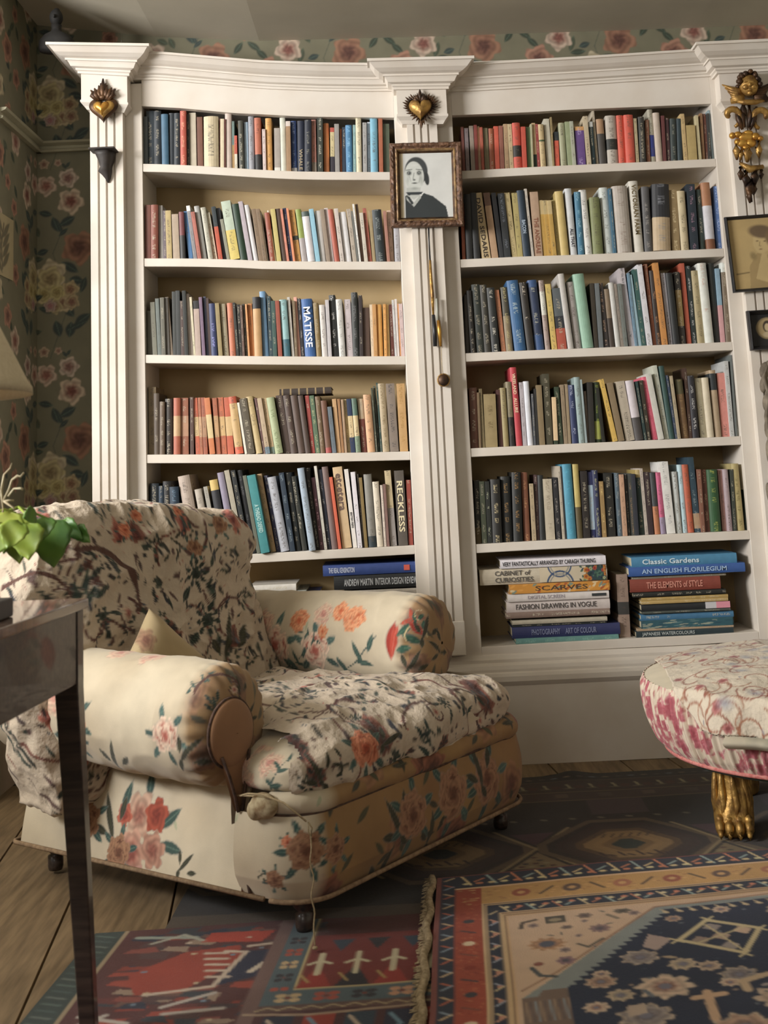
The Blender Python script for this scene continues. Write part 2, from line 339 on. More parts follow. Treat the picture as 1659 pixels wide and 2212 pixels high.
BOOKS = """
#L1
308 8 252 -1 50585c;317 16 240 -1 2c3a46;333 16 240 -1 2b333b;350 15 247 -2 3d6a88;365 11 245 0 333b44;376 13 245 0 2f373f;390 13 240 -1 c0533f T:f0c0a0;404 6 247 -1 30302f;410 15 244 -2 c9bfa8;427 12 253 -2 7a4e3c;441 32 253 -1 cfc09c T:3a3a40;474 3 256 0 7a3f3a;476 8 257 0 d8caa8;485 2 257 0 7a3f3a;487 14 243 -1 cbb9ae;502 5 262 -1 6f8a86 b.5:b08a50;507 6 293 -1 d0563f b.45:d8d0bc;517 11 261 -3 4a4c44 T:e0dcc8;529 8 264 -2 a3bfd6;538 12 252 -2 9a9ca6;552 14 255 -3 c0694a b.3:26282c T:2c2420;568 7 279 -2 d8c3bf;576 13 256 -3 dda24a;593 13 277 -1 a9a097 b.1:e0dcd4;607 12 255 -3 cfd3c4;619 10 262 -2 a88560 t.9:ddd0c8;630 12 262 -2 2c4a86 b.09:e4e4e4 T:a0b4e0;643 15 262 -1 2a3248 L:WHALE,a89a80,.45,.05;658 15 260 0 2a3040 T:8a8a80;674 10 259 -2 d08a7a b.2:b0a090;686 12 255 -1 3a4038 T:e8e4d4;700 12 267 -2 d8823f;714 9 276 -1 cfbf8a b.35:34303c t.9:c0503c;724 10 268 -2 9c9894;735 4 279 -1 e0783a;739 8 275 0 2c3c50;748 14 271 -2 3f86b8 T:a0d0f0;763 6 270 -1 8fb8b8;770 12 253 -2 ddd2b0;784 9 265 -1 a8a8a8;794 7 264 -1 d4d4dc;801 16 255 -2 6fb3d0;819 9 256 -2 b0603c;829 14 268 -2 56624e
#L2
313 12 443 0 7a4436;325 17 443 0 8a4a38;344 9 444 -2 9a958e;353 7 455 -1 6b5f68;360 12 455 -3 b8a268;374 15 463 -4 b09c86;390 11 458 -4 3c3c3c t.5:7a4044;408 9 457 -12 3f74a8;418 8 445 -16 8b8b8f t.9:e8e8e4;427 8 458 -15 b8695a;436 11 446 -17 a5a5a2;450 11 449 -17 b4b2a0;462 8 460 -17 ddd5ba T:2c2c2c;472 9 447 -16 c8502f t.62:2f3a40;481 8 450 -14 3a3a44;490 7 474 -15 8a8a78;498 21 436 -21 b8c8b4 b.5:d8c25c;519 16 442 -19 24402e;536 10 436 -22 b5aab4;547 11 444 -21 dadade;559 9 452 -16 8a7258;568 9 452 -16 8a7258;577 3 459 -16 e0dcd0;583 11 460 -12 a0523c;594 3 455 -17 ece6d8;598 10 452 -14 c8b868;608 12 452 -15 5f4c42;620 5 452 -15 e08a70;625 8 450 -15 2c3054;633 5 450 -15 e8905f;639 12 454 -15 d0973f m.42-.5:3c4440;652 12 453 -14 8fa040 b.45:a8a0a0;665 16 458 -14 dcd8dc t.9:50605c;682 10 452 -15 8cc4dc;692 12 456 -12 dcdcdc;705 9 452 -14 9c8a78;714 8 450 -14 d8cccc;723 11 453 -15 b4543c;735 9 451 -14 cfc4bc;745 15 459 -13 f0f0f4;762 9 452 -14 b5a898;771 4 456 -13 6a6c68;776 4 441 -15 e8e8e4;780 6 441 -13 6a5040;787 8 460 -11 d0c8b8 T:403c38;796 8 450 -13 b4604c;805 7 455 -10 a8946a;813 21 454 -10 2c383c T:a0a8a8;836 7 456 -9 b07a68;843 9 455 -8 d8b8a0;853 12 470 -4 a8a8b0
#L3
312 12 672 0 5c5c52;330 10 653 -6 7c7c6c;341 8 645 -6 6a7470;349 9 643 -4 6a685c;358 9 643 -5 64605a;367 7 642 -10 80705c;374 8 630 -3 3e4240;382 9 628 -3 3a3e3e;391 8 650 -3 54423e;399 8 628 -6 2c302e;408 9 635 -9 b4a6a0;418 5 642 -9 d0c8a8;423 12 650 -6 b8a296 t.85:2c2c2c;437 7 642 -8 7e6680;446 5 641 -7 4c5470;451 6 644 -7 5a4644;457 13 656 -6 34406e T:a0a0e0;472 9 655 -8 9c8a5c;483 12 657 -8 b8ae90;497 13 655 -7 c8704a;511 6 654 -9 2c302c;517 7 658 -6 2e2c28;524 5 659 -6 6a5046;530 5 657 -7 3a3a34;536 4 657 -7 e0a060;541 9 656 -6 c8803c;550 17 642 -5 c89c64 t.8:26262a;568 13 630 -8 6f9cc4;582 8 640 -6 2c4650;590 9 650 -5 3a5a54;601 9 650 -7 a04a34;612 16 648 -9 90c0c4 b.3:3c7080;630 6 642 -10 c8c4bc;637 6 650 -6 806c50;643 7 642 -9 e8a894;651 7 645 -9 2c2a30 T:d0c8c0;658 25 647 -9 3468ac L:MATISSE,e8ecf4,.72,.06;684 11 655 -8 8c7440;696 12 659 -7 cfcac6;709 8 648 -7 c4c0c4;718 14 638 -8 2c3030 T:e8e8e8;733 14 647 -8 d0d0cc T:707070;749 14 647 -6 c8bcc0;763 14 632 -5 2e3230 T:88888c;777 8 638 -3 3a3030;785 15 665 -2 5a4438;802 6 658 -4 d8c8ac;808 8 657 -4 d09850;816 12 658 -4 e8a83c;830 6 657 -3 eca848;836 7 658 -4 e8c070;845 7 658 -5 6a3428;853 5 648 -7 cccccc;858 5 646 -6 e0d8d4;864 3 656 -6 d09050;867 8 656 -6 d0b8b8
#L4
314 17 837 -1 8a7858;333 12 850 -1 5c4e40;345 11 868 0 6a5846;357 16 862 0 3a332e;375 15 860 0 b05a3c m.32-.68:c8a070;391 17 860 -1 9a5c40 m.32-.68:b88868;411 8 858 -1 5a4038;423 10 860 -7 c8603c m.32-.66:d8b880;433 6 859 -6 b06a48 m.3-.66:c8a078;440 9 859 -6 a85c40 m.3-.66:b08460;453 12 860 -12 d0783f m.28-.7:d8c088;467 10 860 -9 b0603c m.3-.68:c89c68;478 13 859 -9 c8683f m.32-.66:d8b070;492 14 859 -9 c85c38 m.32-.66:d8b478;509 17 858 -16 c8a468 b.12:d85c34 t.88:d05a34;529 5 870 -17 e4e0d0;535 16 862 -18 5c5240;553 15 858 -22 c8b078 T:5c5040;569 5 860 -20 6a4a48;574 10 861 -19 c0a888 b.12:6c8494;585 9 861 -19 c8a880 b.12:7c9088;595 17 860 -20 a8b488 T:5c7044;614 15 855 -19 54423a;629 15 855 -18 54423a;645 15 855 -18 5a463c;660 12 855 -17 54423a;672 9 855 -14 a84038;682 10 855 -14 5a7458 T:d8d0a0;692 11 857 -12 7c6244;704 13 866 -12 7c5440 b.1:b04c48;718 9 879 -11 6a7884;728 9 862 -11 c8a06c;738 6 862 -10 a87848;745 5 863 -9 b89878;751 7 863 -10 e0c890;758 10 862 -10 dcc490 t.68:28385c b.28:28385c;769 11 861 -10 dcc490 t.68:5c7c6c b.3:7c9478;781 12 862 -9 8c4c44 t.62:e0c8a8;794 17 853 -10 dca878;812 4 838 -11 4a5040;817 4 834 -11 3c4a40;822 4 827 -10 34504c;827 15 829 -11 b8a480 T:6c5c3c;843 19 829 -10 8a7c70 T:3c3c44;864 18 829 -8 c89c5c T:a07c40
#L5
322 20 1045 0 24303a;343 11 1050 0 24384c;354 17 1040 -2 2a2a2c;372 20 1052 -6 22384c T:6c88a0;415 26 1030 -31 b8a698 T:5c544c;447 15 1058 -27 b8aea0;467 9 1052 -28 a8a498;480 18 1038 -28 2c2e34 t.86:d8b860;502 14 1022 -33 9088a0;519 11 1017 -35 b0a894;531 10 1017 -33 24282a;542 12 1017 -31 26282c T:78787c;555 8 1028 -31 6a6c5c;564 19 1028 -31 2e8f94 L:A_THREAD_DEFIED,b8dcd8,.62,.26;585 12 1025 -31 c8a678;598 8 1028 -28 2a2c50;607 19 1032 -30 b4b8c4;627 11 1022 -25 26384a T:98a8b0;639 12 1022 -24 202423;652 12 1030 -25 34342a;668 14 1012 -26 a0b4c8;683 9 1012 -24 2c2a28;692 8 1032 -20 5c3844 T:e0b0c0;701 6 1007 -23 dcd8cc;707 9 1015 -21 24283a T:b0b0b0;717 13 1009 -22 7c6460;731 7 1031 -20 e06038;740 21 1010 -22 d8b98a L:etcetera,6c5850,.55,.1;763 9 1014 -20 dcd8d0 L:BRITISH_PIERS,2c2c30,.45,.25;773 10 1020 -16 e4e0e8;784 4 1024 -14 3c3430;788 7 1032 -13 8c743c;797 17 1025 -12 8a8880 b.15:2c3c44;815 14 1041 -11 ddd2bc T:4c443c;830 5 1048 -9 ddd0c0;836 6 1046 -9 8c6860;844 14 1017 -14 a49c98 t.5:ccb88c;861 21 1017 -10 5c544c L:RECKLESS,e4d8b4,.68,.12;883 10 1037 -6 983c2c
#R1
1000 6 274 -5 8a5048;1007 8 277 -4 8a7c80;1018 9 272 -5 9c8e80;1027 7 270 -4 8c3c34;1034 6 273 -5 c8a880;1041 6 275 -5 b4553c;1048 10 277 -5 7c7454;1058 11 278 -3 a0522c;1070 10 273 -4 d8583c;1081 9 272 -4 985c4c;1091 9 268 -4 b89870;1101 9 268 -5 c8b488;1111 17 266 -5 d0482e m.25-.5:2a2622;1129 10 274 -4 cc4c34;1140 9 275 -4 688058;1149 4 268 -4 b8b490;1153 8 266 -5 c8a878 b.3:2c3c30;1161 6 268 -5 a03c3c;1168 12 269 -6 c8b07c m.6-.64:4c6038;1182 12 257 -8 c8c4b0;1194 4 253 -6 a08c5c;1199 10 285 -3 d8583a t.75:2c3438;1212 13 266 -6 a4a684;1227 10 263 -7 98a47c;1237 8 262 -7 b0b4a0;1246 20 274 -5 6a4a90 t.9:d8a058 T:c0b0d8;1268 10 251 -9 c8b898;1278 9 263 -7 24383c t.88:c0c4c0;1288 5 236 -10 c8bca4;1295 16 258 -8 4c4844 t.68:b08a64;1313 23 251 -6 b8b0a4 m.3-.52:2c302c;1337 15 250 -6 d8563a;1353 20 249 -6 d8523a;1374 7 256 -6 b8a880 T:3c3c3c;1383 13 253 -5 3c3c38;1397 8 259 -4 8c5a40;1405 11 237 -7 b0ac98 m.12-.52:2c3c90;1418 14 244 -8 c8b8a8;1433 7 250 -5 6c3838;1441 8 255 -5 503438;1450 13 257 -3 34403f T:8c8c80;1464 11 257 -3 2c4048;1477 9 246 -8 ccaf74;1487 20 271 -5 b8a060;1509 7 249 -8 c8bc90;1517 6 245 -6 a07850;1524 7 246 -7 7c4838;1532 5 245 -5 3a3c3c;1538 4 238 -9 90a8b0
#R2
999 7 440 -4 b8603c;1008 14 420 -6 2c2e30;1023 15 417 -9 2e3032;1041 20 418 -20 c8b080 L:DAVID_SEDARIS,3c342c,.92,.02;1063 14 417 -19 b89470 t.8:7c5c4c;1079 10 417 -18 34363a;1090 14 418 -15 303438 T:7c8490;1106 12 417 -17 c4b078 T:5c5438;1118 12 417 -13 b8a864;1131 16 412 -15 24384a L:BACON,b0c0d0,.35,.55;1148 6 408 -16 c8c0b4;1155 18 415 -11 b8987c L:THE_ANDREAE,8c5c48,.6,.05;1174 10 433 -12 c49c3c t.75:c8b078;1184 10 433 -12 c09838 t.75:b8a470;1194 9 433 -12 c49c3c t.75:c8b078;1204 7 432 -12 b8a868;1212 18 414 -14 ccb264;1232 15 408 -13 ccd0d4 L:ALL_THAT,3c3c44,.4,.12;1249 14 415 -9 3c7c9c T:b0d8e8;1264 16 411 -14 dcdcd8;1282 22 427 -9 7c8450;1307 18 406 -13 ccd4d0 T:5c605c;1326 6 407 -12 3c6c88;1333 34 403 -12 b8aea4 T:8c7c70;1371 20 392 -14 d4d0c4 L:VICTORIAN_FARM,6c5c3c,.73,.03;1393 17 404 -8 5a5a5c T:a8a4a0;1412 38 400 -4 c0a884 t.5:2c2e34 T:8c9098;1452 18 411 -8 9c8458 T:e0d0a8;1472 17 413 -10 ccbc94 T:4c4438;1492 18 398 -9 283440 T:b08ca0;1512 12 410 -9 34443f;1527 19 395 -13 d0d0d8 t.65:b07850 b.15:8c5838;1548 13 403 -8 4c74b4 T:b8c8ec
#R3
1005 12 637 -3 3a3632;1017 11 628 -10 302e2c T:c0b8a8;1029 18 615 -11 38403c;1047 15 616 -11 3c3a32;1063 17 622 -12 2c3030 T:e0dcd0;1083 10 627 -15 b8744c;1094 15 621 -13 8c7c5c t.55:4c4838 T:c8bc88;1112 25 607 -18 2c6498 T:b8c8c8;1139 16 611 -18 34302c T:e0d4c4;1156 20 606 -17 34588c m.22-.9:2c3c5c T:b8b8a8;1178 11 606 -15 ac9890 m.5-.84:d4d4c8;1192 12 614 -15 d8bc5c;1206 19 623 -13 5c6468 b.34:b85038 m.34-.54:30343c;1227 13 592 -22 c0bcb8;1241 16 610 -18 a49c98 T:5c5450;1259 24 593 -22 8cb8a0;1284 9 612 -10 3c3428;1294 10 612 -10 6c7478;1305 11 612 -14 3a3434 T:c8a890;1316 13 625 -13 4c4038 t.5:8c7860;1330 11 611 -16 ccccc8;1342 6 613 -16 94887c;1349 8 613 -15 747c78;1359 13 580 -23 c0b8bc T:3c3c44;1373 5 590 -18 6c90a8;1379 7 594 -21 98bccc;1386 10 582 -20 34605c;1398 12 572 -23 dcdce4;1411 7 571 -20 9c5c40;1418 12 585 -16 38302c T:b08868;1431 12 568 -21 d08c38;1445 9 590 -18 d0ccd4;1455 14 590 -17 24282a;1469 13 588 -14 34302c m.25-.75:8c7440;1484 10 569 -16 c0583a;1496 10 575 -15 283434 T:e0e0e0;1507 16 585 -14 ac9c70 T:5c5c48;1524 19 569 -18 dce0d8 T:c89c8c;1544 13 569 -15 2c302c;1558 9 580 -13 8cb0c8 b.5:d8a0a4;1568 12 568 -12 7c6c58 t.88:dce4e0
#R4
1017 17 838 -4 6c4434;1035 5 848 -5 8c7454;1041 7 840 -7 8c7c54;1049 27 852 -5 a08c5c T:6c5c3c;1078 9 842 -6 54302c;1088 12 838 -8 a0905c;1101 12 825 -9 8c8060 b.45:2c2828;1115 14 794 -14 c83040 L:VREELAND___ALLURE,f0d8b8,.57,.09;1130 9 826 -9 b8b0b8;1140 12 824 -10 dce0ec;1153 5 851 -6 5c6068;1158 7 840 -5 2c2c2c;1166 12 832 -8 8c7854;1180 15 808 -9 4c4834;1197 9 858 -5 e8c898 b.08:34442f;1207 10 836 -10 34442f;1219 8 831 -9 988468;1228 6 830 -8 a08c6c;1236 14 832 -10 2c3a68 T:c0c8e0;1251 13 815 -12 90a8a8;1264 5 820 -12 a0b4b8;1269 5 845 -8 8c7c6c;1274 12 826 -6 2c2a26;1286 14 826 -5 2c3c20 m.05-.35:a8b048 T:a8b848;1301 7 838 -14 282820;1325 10 820 -31 dcb444;1336 14 828 -26 8c7858;1352 20 825 -23 bcb09c T:4c4844;1373 18 823 -22 ccc4cc b.38:4c4848;1392 6 824 -20 2c4444;1398 9 822 -18 3c3428;1409 12 815 -24 e05a78 T:a03048;1423 12 808 -28 d0d0c8;1436 10 790 -27 c8ccbc T:6c706c;1447 11 791 -24 2c504c;1459 5 811 -21 3c4c68;1465 6 812 -18 b4a484;1473 16 820 -15 80603c t.75:5c5838 T:a08860;1490 6 795 -13 4c3428;1497 14 812 -12 2c2c34 T:e0e0e0;1513 14 817 -13 a0987c;1529 14 816 -13 d8ccb0;1545 14 800 -14 b49c7c m.7-.95:2c3438;1560 17 806 -12 e08c80;1578 9 780 -14 c0c4c4;1588 5 767 -12 6c7474;1593 5 785 -10 ccd4cc
#R5
1027 13 1038 -4 262826 b.25:5c4c28;1042 11 1040 -7 4c5440;1054 10 1040 -7 282c28 T:c0c4a8;1065 21 1036 -6 282826 T:d8c8a0;1087 21 1030 -6 242624 T:b08c58;1110 20 1021 -5 202220 T:a07c4c;1132 14 1021 -7 8c5438 T:d0a070;1150 9 1045 -7 b8a480;1159 7 1026 -6 543c3c;1167 12 1027 -6 282c2c;1180 20 1035 -8 c4b8a0 T:908470;1202 11 1032 -9 2c2c30 T:b0a8a0;1215 6 1007 -11 c4b8a4;1221 5 1010 -10 2a2a2a;1226 20 1003 -12 3c98b8 T:5cb0cc;1247 13 1003 -11 c4b05c b.42:605430;1261 15 1018 -8 2c2624;1277 10 1020 -8 2c3468 m.12-.8:a8c4dc;1288 12 1016 -9 2c345c T:c0c098;1302 9 1040 -8 a4844c T:e0c888;1312 19 1022 -9 242420;1334 12 1022 -9 4c6474 T:a0a8a8;1347 9 1025 -9 c89c7c;1357 6 1024 -9 34383c;1364 9 1023 -9 4c504c T:b09070;1373 8 1024 -9 303440;1381 12 1015 -9 2c4440 t.88:b09850;1394 7 1012 -13 c8bcb0;1402 11 1020 -11 3c2c30;1415 12 1021 -12 c07848 t.45:404448;1427 12 1021 -12 d85c8c b.27:a090b0;1441 19 998 -17 e4e4e0 T:8c8c90;1462 12 1019 -12 c8d0d0;1475 11 1004 -13 b8d8e4;1487 13 1004 -14 c45a34;1501 14 988 -17 2c4858 m.05-.25:b89874 T:8c9ca0;1516 8 1014 -10 8c5c48;1524 11 1015 -10 6c3c30 T:c0a088;1536 23 1015 -10 2c5c34 T:b0b860;1561 10 1015 -11 a87c70;1572 11 1014 -11 b09ca4;1584 8 1014 -8 3c443c;1593 16 1002 -14 b4a468 T:605c34;1611 6 1002 -8 28403c
"""  # yellow-green band on the right bay's shiny green book is a painted highlight
STACKS = """
#A left pile of left bay (bottom)  x0 x1 ytop ybot at x0
540 640 1265 1280 d8d4cc;540 662 1280 1285 8c9088;540 690 1285 1303 28305c S:DESIGN,a8b4d8,.02,.25;536 688 1303 1310 c8bc98;536 690 1310 1345 3c4450;530 700 1345 1380 8c8470;530 700 1380 1412 54483c
#B right pile of left bay
698 905 1222 1245 2c4c98 S:THE_REAL_KENSINGTON,d0d8ec,.06,.33;722 905 1245 1275 24282c S:ANDREW_MARTIN__INTERIOR_DESIGN_REVIEW,c8ccd0,.12,.98;742 905 1277 1284 c8c0b4;740 905 1284 1298 a8a094 S:EXPRESSIONISM,3c342c,.04,.62;740 905 1298 1318 28384c;735 908 1318 1350 6c5c4c;735 908 1350 1378 3c4c54;735 908 1378 1408 7c7060
#C left pile of right bay
1081 1309 1210 1229 e0dce4 S:VERY_FANTASTICALLY_ARRANGED_BY_CARAGH_THURING,2c2c30,.02,.9;1037 1312 1231 1265 c8bca4 K:1 S:CABINET_of|CURIOSITIES,54504c,.12,.42;1100 1318 1263 1284 c88c3c S:SCARVES,4c3c2c,.26,.78;1097 1316 1284 1301 dcd4d0 K:2;1095 1318 1301 1324 d0c4c0 S:FASHION_DRAWING_IN_VOGUE,4c4848,.09,.87;1094 1318 1324 1337 8c7468;1107 1312 1341 1350 b8b09c;1107 1310 1350 1355 2c3434;1107 1340 1355 1380 2c3468 S:PHOTOGRAPHY_____ART_OF_COLOUR,8088a8,.18,.78;1115 1337 1380 1393 5c9490 T:90b8b0
#D right pile of right bay
1365 1592 1204 1226 3c88b4 S:Classic_Gardens,d8e8f0,.1,.64;1359 1610 1226 1246 2c5ca8 S:AN_ENGLISH_FLORILEGIUM,a8c4e4,.11,.84;1365 1568 1247 1252 8c8470;1362 1557 1252 1280 8c3c2c S:THE_ELEMENTS_of_STYLE,d09080,.18,.8;1368 1568 1281 1291 242624;1386 1573 1292 1299 b8984c;1386 1573 1299 1306 c0a058;1386 1578 1306 1321 24282c K:3;1386 1578 1322 1327 4c5450;1385 1585 1328 1341 3c7ca8;1386 1585 1341 1359 345c68 K:4;1377 1585 1359 1364 b89c7c;1375 1585 1364 1379 243840 S:JAPANESE_WATERCOLOURS,b8c0c0,.06,.6
"""
# ---------------------------------------------------------------- room
WALLX, WY = -1.32, .28
def ceil_z(x): return float(np.interp(x, [-4.3, -1.32, -.85, -.45, .17, 1.25, 3.4], [2.82, 2.77, 2.70, 2.665, 2.652, 2.638, 2.63]))
wp = Cv(.53, .727, .0025, '74715d', wrap=True)
def wpaint():
    rr = random.Random(3)
    def P(px, py):
        p = at_y(px, py, WY); return p[0]-WALLX, p[2]
    wp.line([(.05, 0), (.12, .2), (.06, .4), (.14, .6), (.1, .727)], .004, '4c5246', .6)
    for px, py, l, w, ro in [(120, 485, .07, .04, 1.2), (145, 478, .075, .04, -.5), (98, 462, .06, .03, .2), (125, 710, .07, .045, 1.3), (152, 712, .065, .045, 1.7), (178, 690, .08, .045, -.6), (150, 672, .06, .04, .9), (165, 605, .06, .04, .2), (180, 615, .07, .03, 1.9), (140, 765, .03, .014, .9), (148, 762, .03, .014, 2.2), (130, 905, .05, .02, 1.2), (138, 915, .05, .02, -.7), (100, 268, .07, .03, .3), (165, 300, .08, .03, -.4), (150, 180, .08, .04, .6), (92, 545, .05, .03, -.3)]:
        x, y = P(px, py); wp.leaf(x, y, l, w, -ro, '3a4442')
    for (px, py, r, a, b, c) in [(170, 535, .065, '96705a', '80584a', '5a3c34'), (112, 592, .055, 'bcb094', 'a8987c', '8a7462'), (135, 655, .036, 'b8a888', '9c8468', '7a5a48'), (98, 640, .034, 'bcae88', 'a89470', '8c7050'), (152, 625, .033, 'b0a07c', '96785c', '7c5c48'), (155, 652, .03, 'a89878', '8c6c58', '7c5a4c'), (118, 662, .03, 'a89c78', '907858', '806450'), (147, 385, .038, 'bcac9c', 'a08478', '7c5850'), (100, 402, .04, 'bca896', 'a07c6c', '8a5c50'), (153, 435, .05, 'c0ae98', 'a07868', '6c3c34'), (95, 355, .02, 'b4a088', '9c7c68', '7c5c50'), (125, 352, .014, 'b49c88', '9c7c68', '7c5c50'), (108, 205, .05, 'b4a880', 'a0946c', '7c6c50'), (122, 232, .03, 'b4a878', 'a49864', '8a7c50'), (95, 236, .028, 'b0a678', 'a09464', '8a7c50'), (108, 260, .024, 'a89488', '94787c', 'a06c6c')]:
        x, y = P(px, py); wp.rose(x, y, r, a, b, c, 5, rr.random()*6)
    for k in range(26):
        x, y = .24+rr.random()*.29, rr.random()*.727; wp.leaf(x, y, .05+.03*rr.random(), .03, rr.random()*6, rr.choice(['343d3a', '3c4438', '4a5040']))
    for k in range(9):
        x, y = .26+(k % 3)*.09+rr.random()*.03, .04+(k*.08); wp.rose(x, y, .026+.03*rr.random(), *rr.choice([('bca896', 'a07c6c', '7c4c44'), ('bcb094', 'a8987c', '8a7462'), ('a47c68', '8c6454', '64443c')]), 5, rr.random()*6)
wpaint()
def wallpaper_patch(us, vs, f):
    U, V = np.meshgrid(us, vs, indexing='ij'); return f(U, V), wp.sample(U, V)
def wall_from(name, patches, m, kind='structure'):
    V = []; C = []; Q = []; k = 0
    for P, c in patches:
        nu, nv = P.shape[:2]; A, B = np.meshgrid(np.arange(nu-1), np.arange(nv-1), indexing='ij')
        Q.append(np.stack([A*nv+B, (A+1)*nv+B, (A+1)*nv+B+1, A*nv+B+1], -1).reshape(-1, 4)+k); V.append(P.reshape(-1, 3)); C.append(c.reshape(-1, 3)); k += nu*nv
    V = np.concatenate(V); Q = np.concatenate(Q); C = np.concatenate(C)
    me = bpy.data.meshes.new(name); me.vertices.add(len(V)); me.vertices.foreach_set('co', V.astype(np.float32).ravel())
    me.loops.add(Q.size); me.loops.foreach_set('vertex_index', Q.ravel().astype(np.int32)); me.polygons.add(len(Q))
    me.polygons.foreach_set('loop_start', np.arange(0, Q.size, 4, dtype=np.int32)); me.update(calc_edges=True); setcol(me, 'Col', C); me.materials.append(m)
    o = bpy.data.objects.new(name, me); COL.objects.link(o); PM[o.name] = Matrix.Identity(4); return tag(o, kind=kind)
def backf(X, Z): return np.stack([X+WALLX, np.full_like(X, WY), Z], -1)
wb = wall_from('wall_back', [wallpaper_patch(np.arange(0, .331, .0035), np.linspace(.9, 2.86, 560), backf),
    wallpaper_patch(np.linspace(0, .33, 3), np.linspace(0, .9, 3), backf),
    wallpaper_patch(np.linspace(.33, 3.6, 900), np.linspace(2.40, 2.76, 100), backf),
    wallpaper_patch(np.linspace(.33, 4.6, 3), np.linspace(0, 2.4, 3), backf)], M['wallpaper'])
def leftf(Y, Z): return np.stack([np.full_like(Y, WALLX), WY-Y, Z], -1)
wl = wall_from('wall_left', [wallpaper_patch(np.linspace(0, .50, 100), np.linspace(.7, 2.86, 430), leftf), wallpaper_patch(np.linspace(0, .50, 3), np.linspace(0, .7, 3), leftf)], M['wallpaper'])
# unseen window bay, set back to even the light; low wall added for shade
tag(MB().box(-4.2, WALLX-.004, -.228, -.14, 0, 2.80).build('wall_bay_return', M['ceil']), kind='structure')
tag(MB().box(-2.7, -2.6, -5.2, -.22, 0, 1.42).build('sill_light_blocker', M['ceil']), kind='structure')  # unseen sill-high wall added to keep window light off the lower left
tag(MB().box(2.9, 3.0, -6.6, .3, 0, 2.7).build('wall_right', M['ceil']), kind='structure')
cb = MB(); xs = [-4.3, -1.32, -.85, -.45, .17, 1.25, 3.1]
cb.rings([[(x, -6.8, ceil_z(x)), (x, .36, ceil_z(x)), (x, .36, ceil_z(x)+.1), (x, -6.8, ceil_z(x)+.1)] for x in xs])
tag(cb.build('ceiling', M['ceil']), kind='structure')
fl = tag(MB().box(-4.3, 3.0, -6.8, .3, -.06, -.012).build('floor', M['floorbase']), kind='structure')
x = -1.86; rr = random.Random(5); k = 0
edges = [-1.9, -1.66, -1.42, -1.19, -.95, -.70, -.47, -.23, .01, .235, .465, .705, .865, 1.10, 1.34, 1.58, 1.82]
for a, b2 in zip(edges[:-1], edges[1:]):
    z = rr.uniform(-.0015, .0)
    V = MB(); s = -.11
    V.rings([[(a+.002+s*yy, yy, -.014), (b2-.002+s*yy, yy, -.014), (b2-.003+s*yy, yy, z), (a+.003+s*yy, yy, z)] for yy in (-3.4 if a < -.5 else -2.6, -1.0, .0)])
    V.build('plank', M['plank'], fl)
# dado / picture rail running round the alcove
rail = MB(); prof = [(0, 0), (.018, 0), (.022, .008), (.012, .014), (.012, .024), (.03, .032), (.034, .04), (0, .04)]
pr = [(y*1, z) for y, z in prof]
rail.rings([[(-1.32, WY-y, 2.25+z) for y, z in pr], [(-1.05, WY-y, 2.25+z) for y, z in pr]])
tag(rail.build('trim_1', M['rail']), kind='structure')
rail = MB(); rail.rings([[(WALLX+y, WY, 2.25+z) for y, z in pr], [(WALLX+y, -.20, 2.25+z) for y, z in pr]])
tag(rail.build('trim_2', M['rail']), kind='structure')
# ---------------------------------------------------------------- bookcase
SH = {'L1': [(308, 353), (370, 354.5), (440, 358), (500, 362), (580, 367), (640, 369.5), (700, 370.5), (854, 371)],
 'L2': [(313, 557.5), (430, 558), (520, 560.5), (560, 563), (700, 564.5), (866, 564.5)],
 'L3': [(314, 766), (400, 767), (500, 768.5), (600, 769.5), (700, 770), (876, 769)],
 'L4': [(316, 982), (450, 981.5), (600, 980.5), (700, 979), (800, 977), (884, 975)],
 'L5': [(318, 1211), (514, 1199), (600, 1194), (700, 1188.5), (800, 1183.5), (895, 1178)],
 'L6': [(322, 1430), (600, 1415), (906, 1403)],
 'R1': [(983, 369.5), (1130, 361), (1300, 353), (1400, 349), (1546, 342)],
 'R2': [(995, 560), (1130, 553.5), (1270, 549), (1400, 543), (1564, 536)],
 'R3': [(1004, 763), (1130, 757), (1290, 751), (1400, 746), (1583, 738)],
 'R4': [(1016, 968.5), (1130, 963), (1300, 955.5), (1420, 950), (1599, 942)],
 'R5': [(1027, 1176), (1130, 1170), (1250, 1164), (1400, 1156), (1619, 1146)],
 'R6': [(1038, 1398), (1200, 1388), (1350, 1380), (1500, 1373), (1640, 1364)]}
TOPL = [(304, 229), (400, 234), (500, 244), (570, 247), (640, 251), (700, 252.5), (853, 254)]
TOPR = [(977, 249), (1130, 243), (1250, 236), (1400, 230), (1537, 224)]
XL = (-.857, .060); XR = (.271, 1.214)
def world_line(pts, x0, x1, Y=0):
    P = [at_y(px, py, Y) for px, py in pts]; X = [p[0] for p in P]; Z = [p[2] for p in P]
    return lambda x: float(np.interp(x, X, Z))
ZS = {k: world_line(v, 0, 0) for k, v in SH.items()}
ZT = {'L': world_line(TOPL, 0, 0), 'R': world_line(TOPR, 0, 0)}
bc = empty('bookcase', (.1, .1, 0))
tag(bc, 'large cream painted built-in bookcase with fluted pilasters and moulded cornice', 'bookcase')
def strip(name, fz, x0, x1, th, y0, y1, m, n=14, bev=.002):
    b = MB(); b.rings([[(x, y0, fz(x)-th), (x, y1, fz(x)-th), (x, y1, fz(x)), (x, y0, fz(x))] for x in np.linspace(x0, x1, n)])
    return b.build(name, m, bc, bevel=bev)
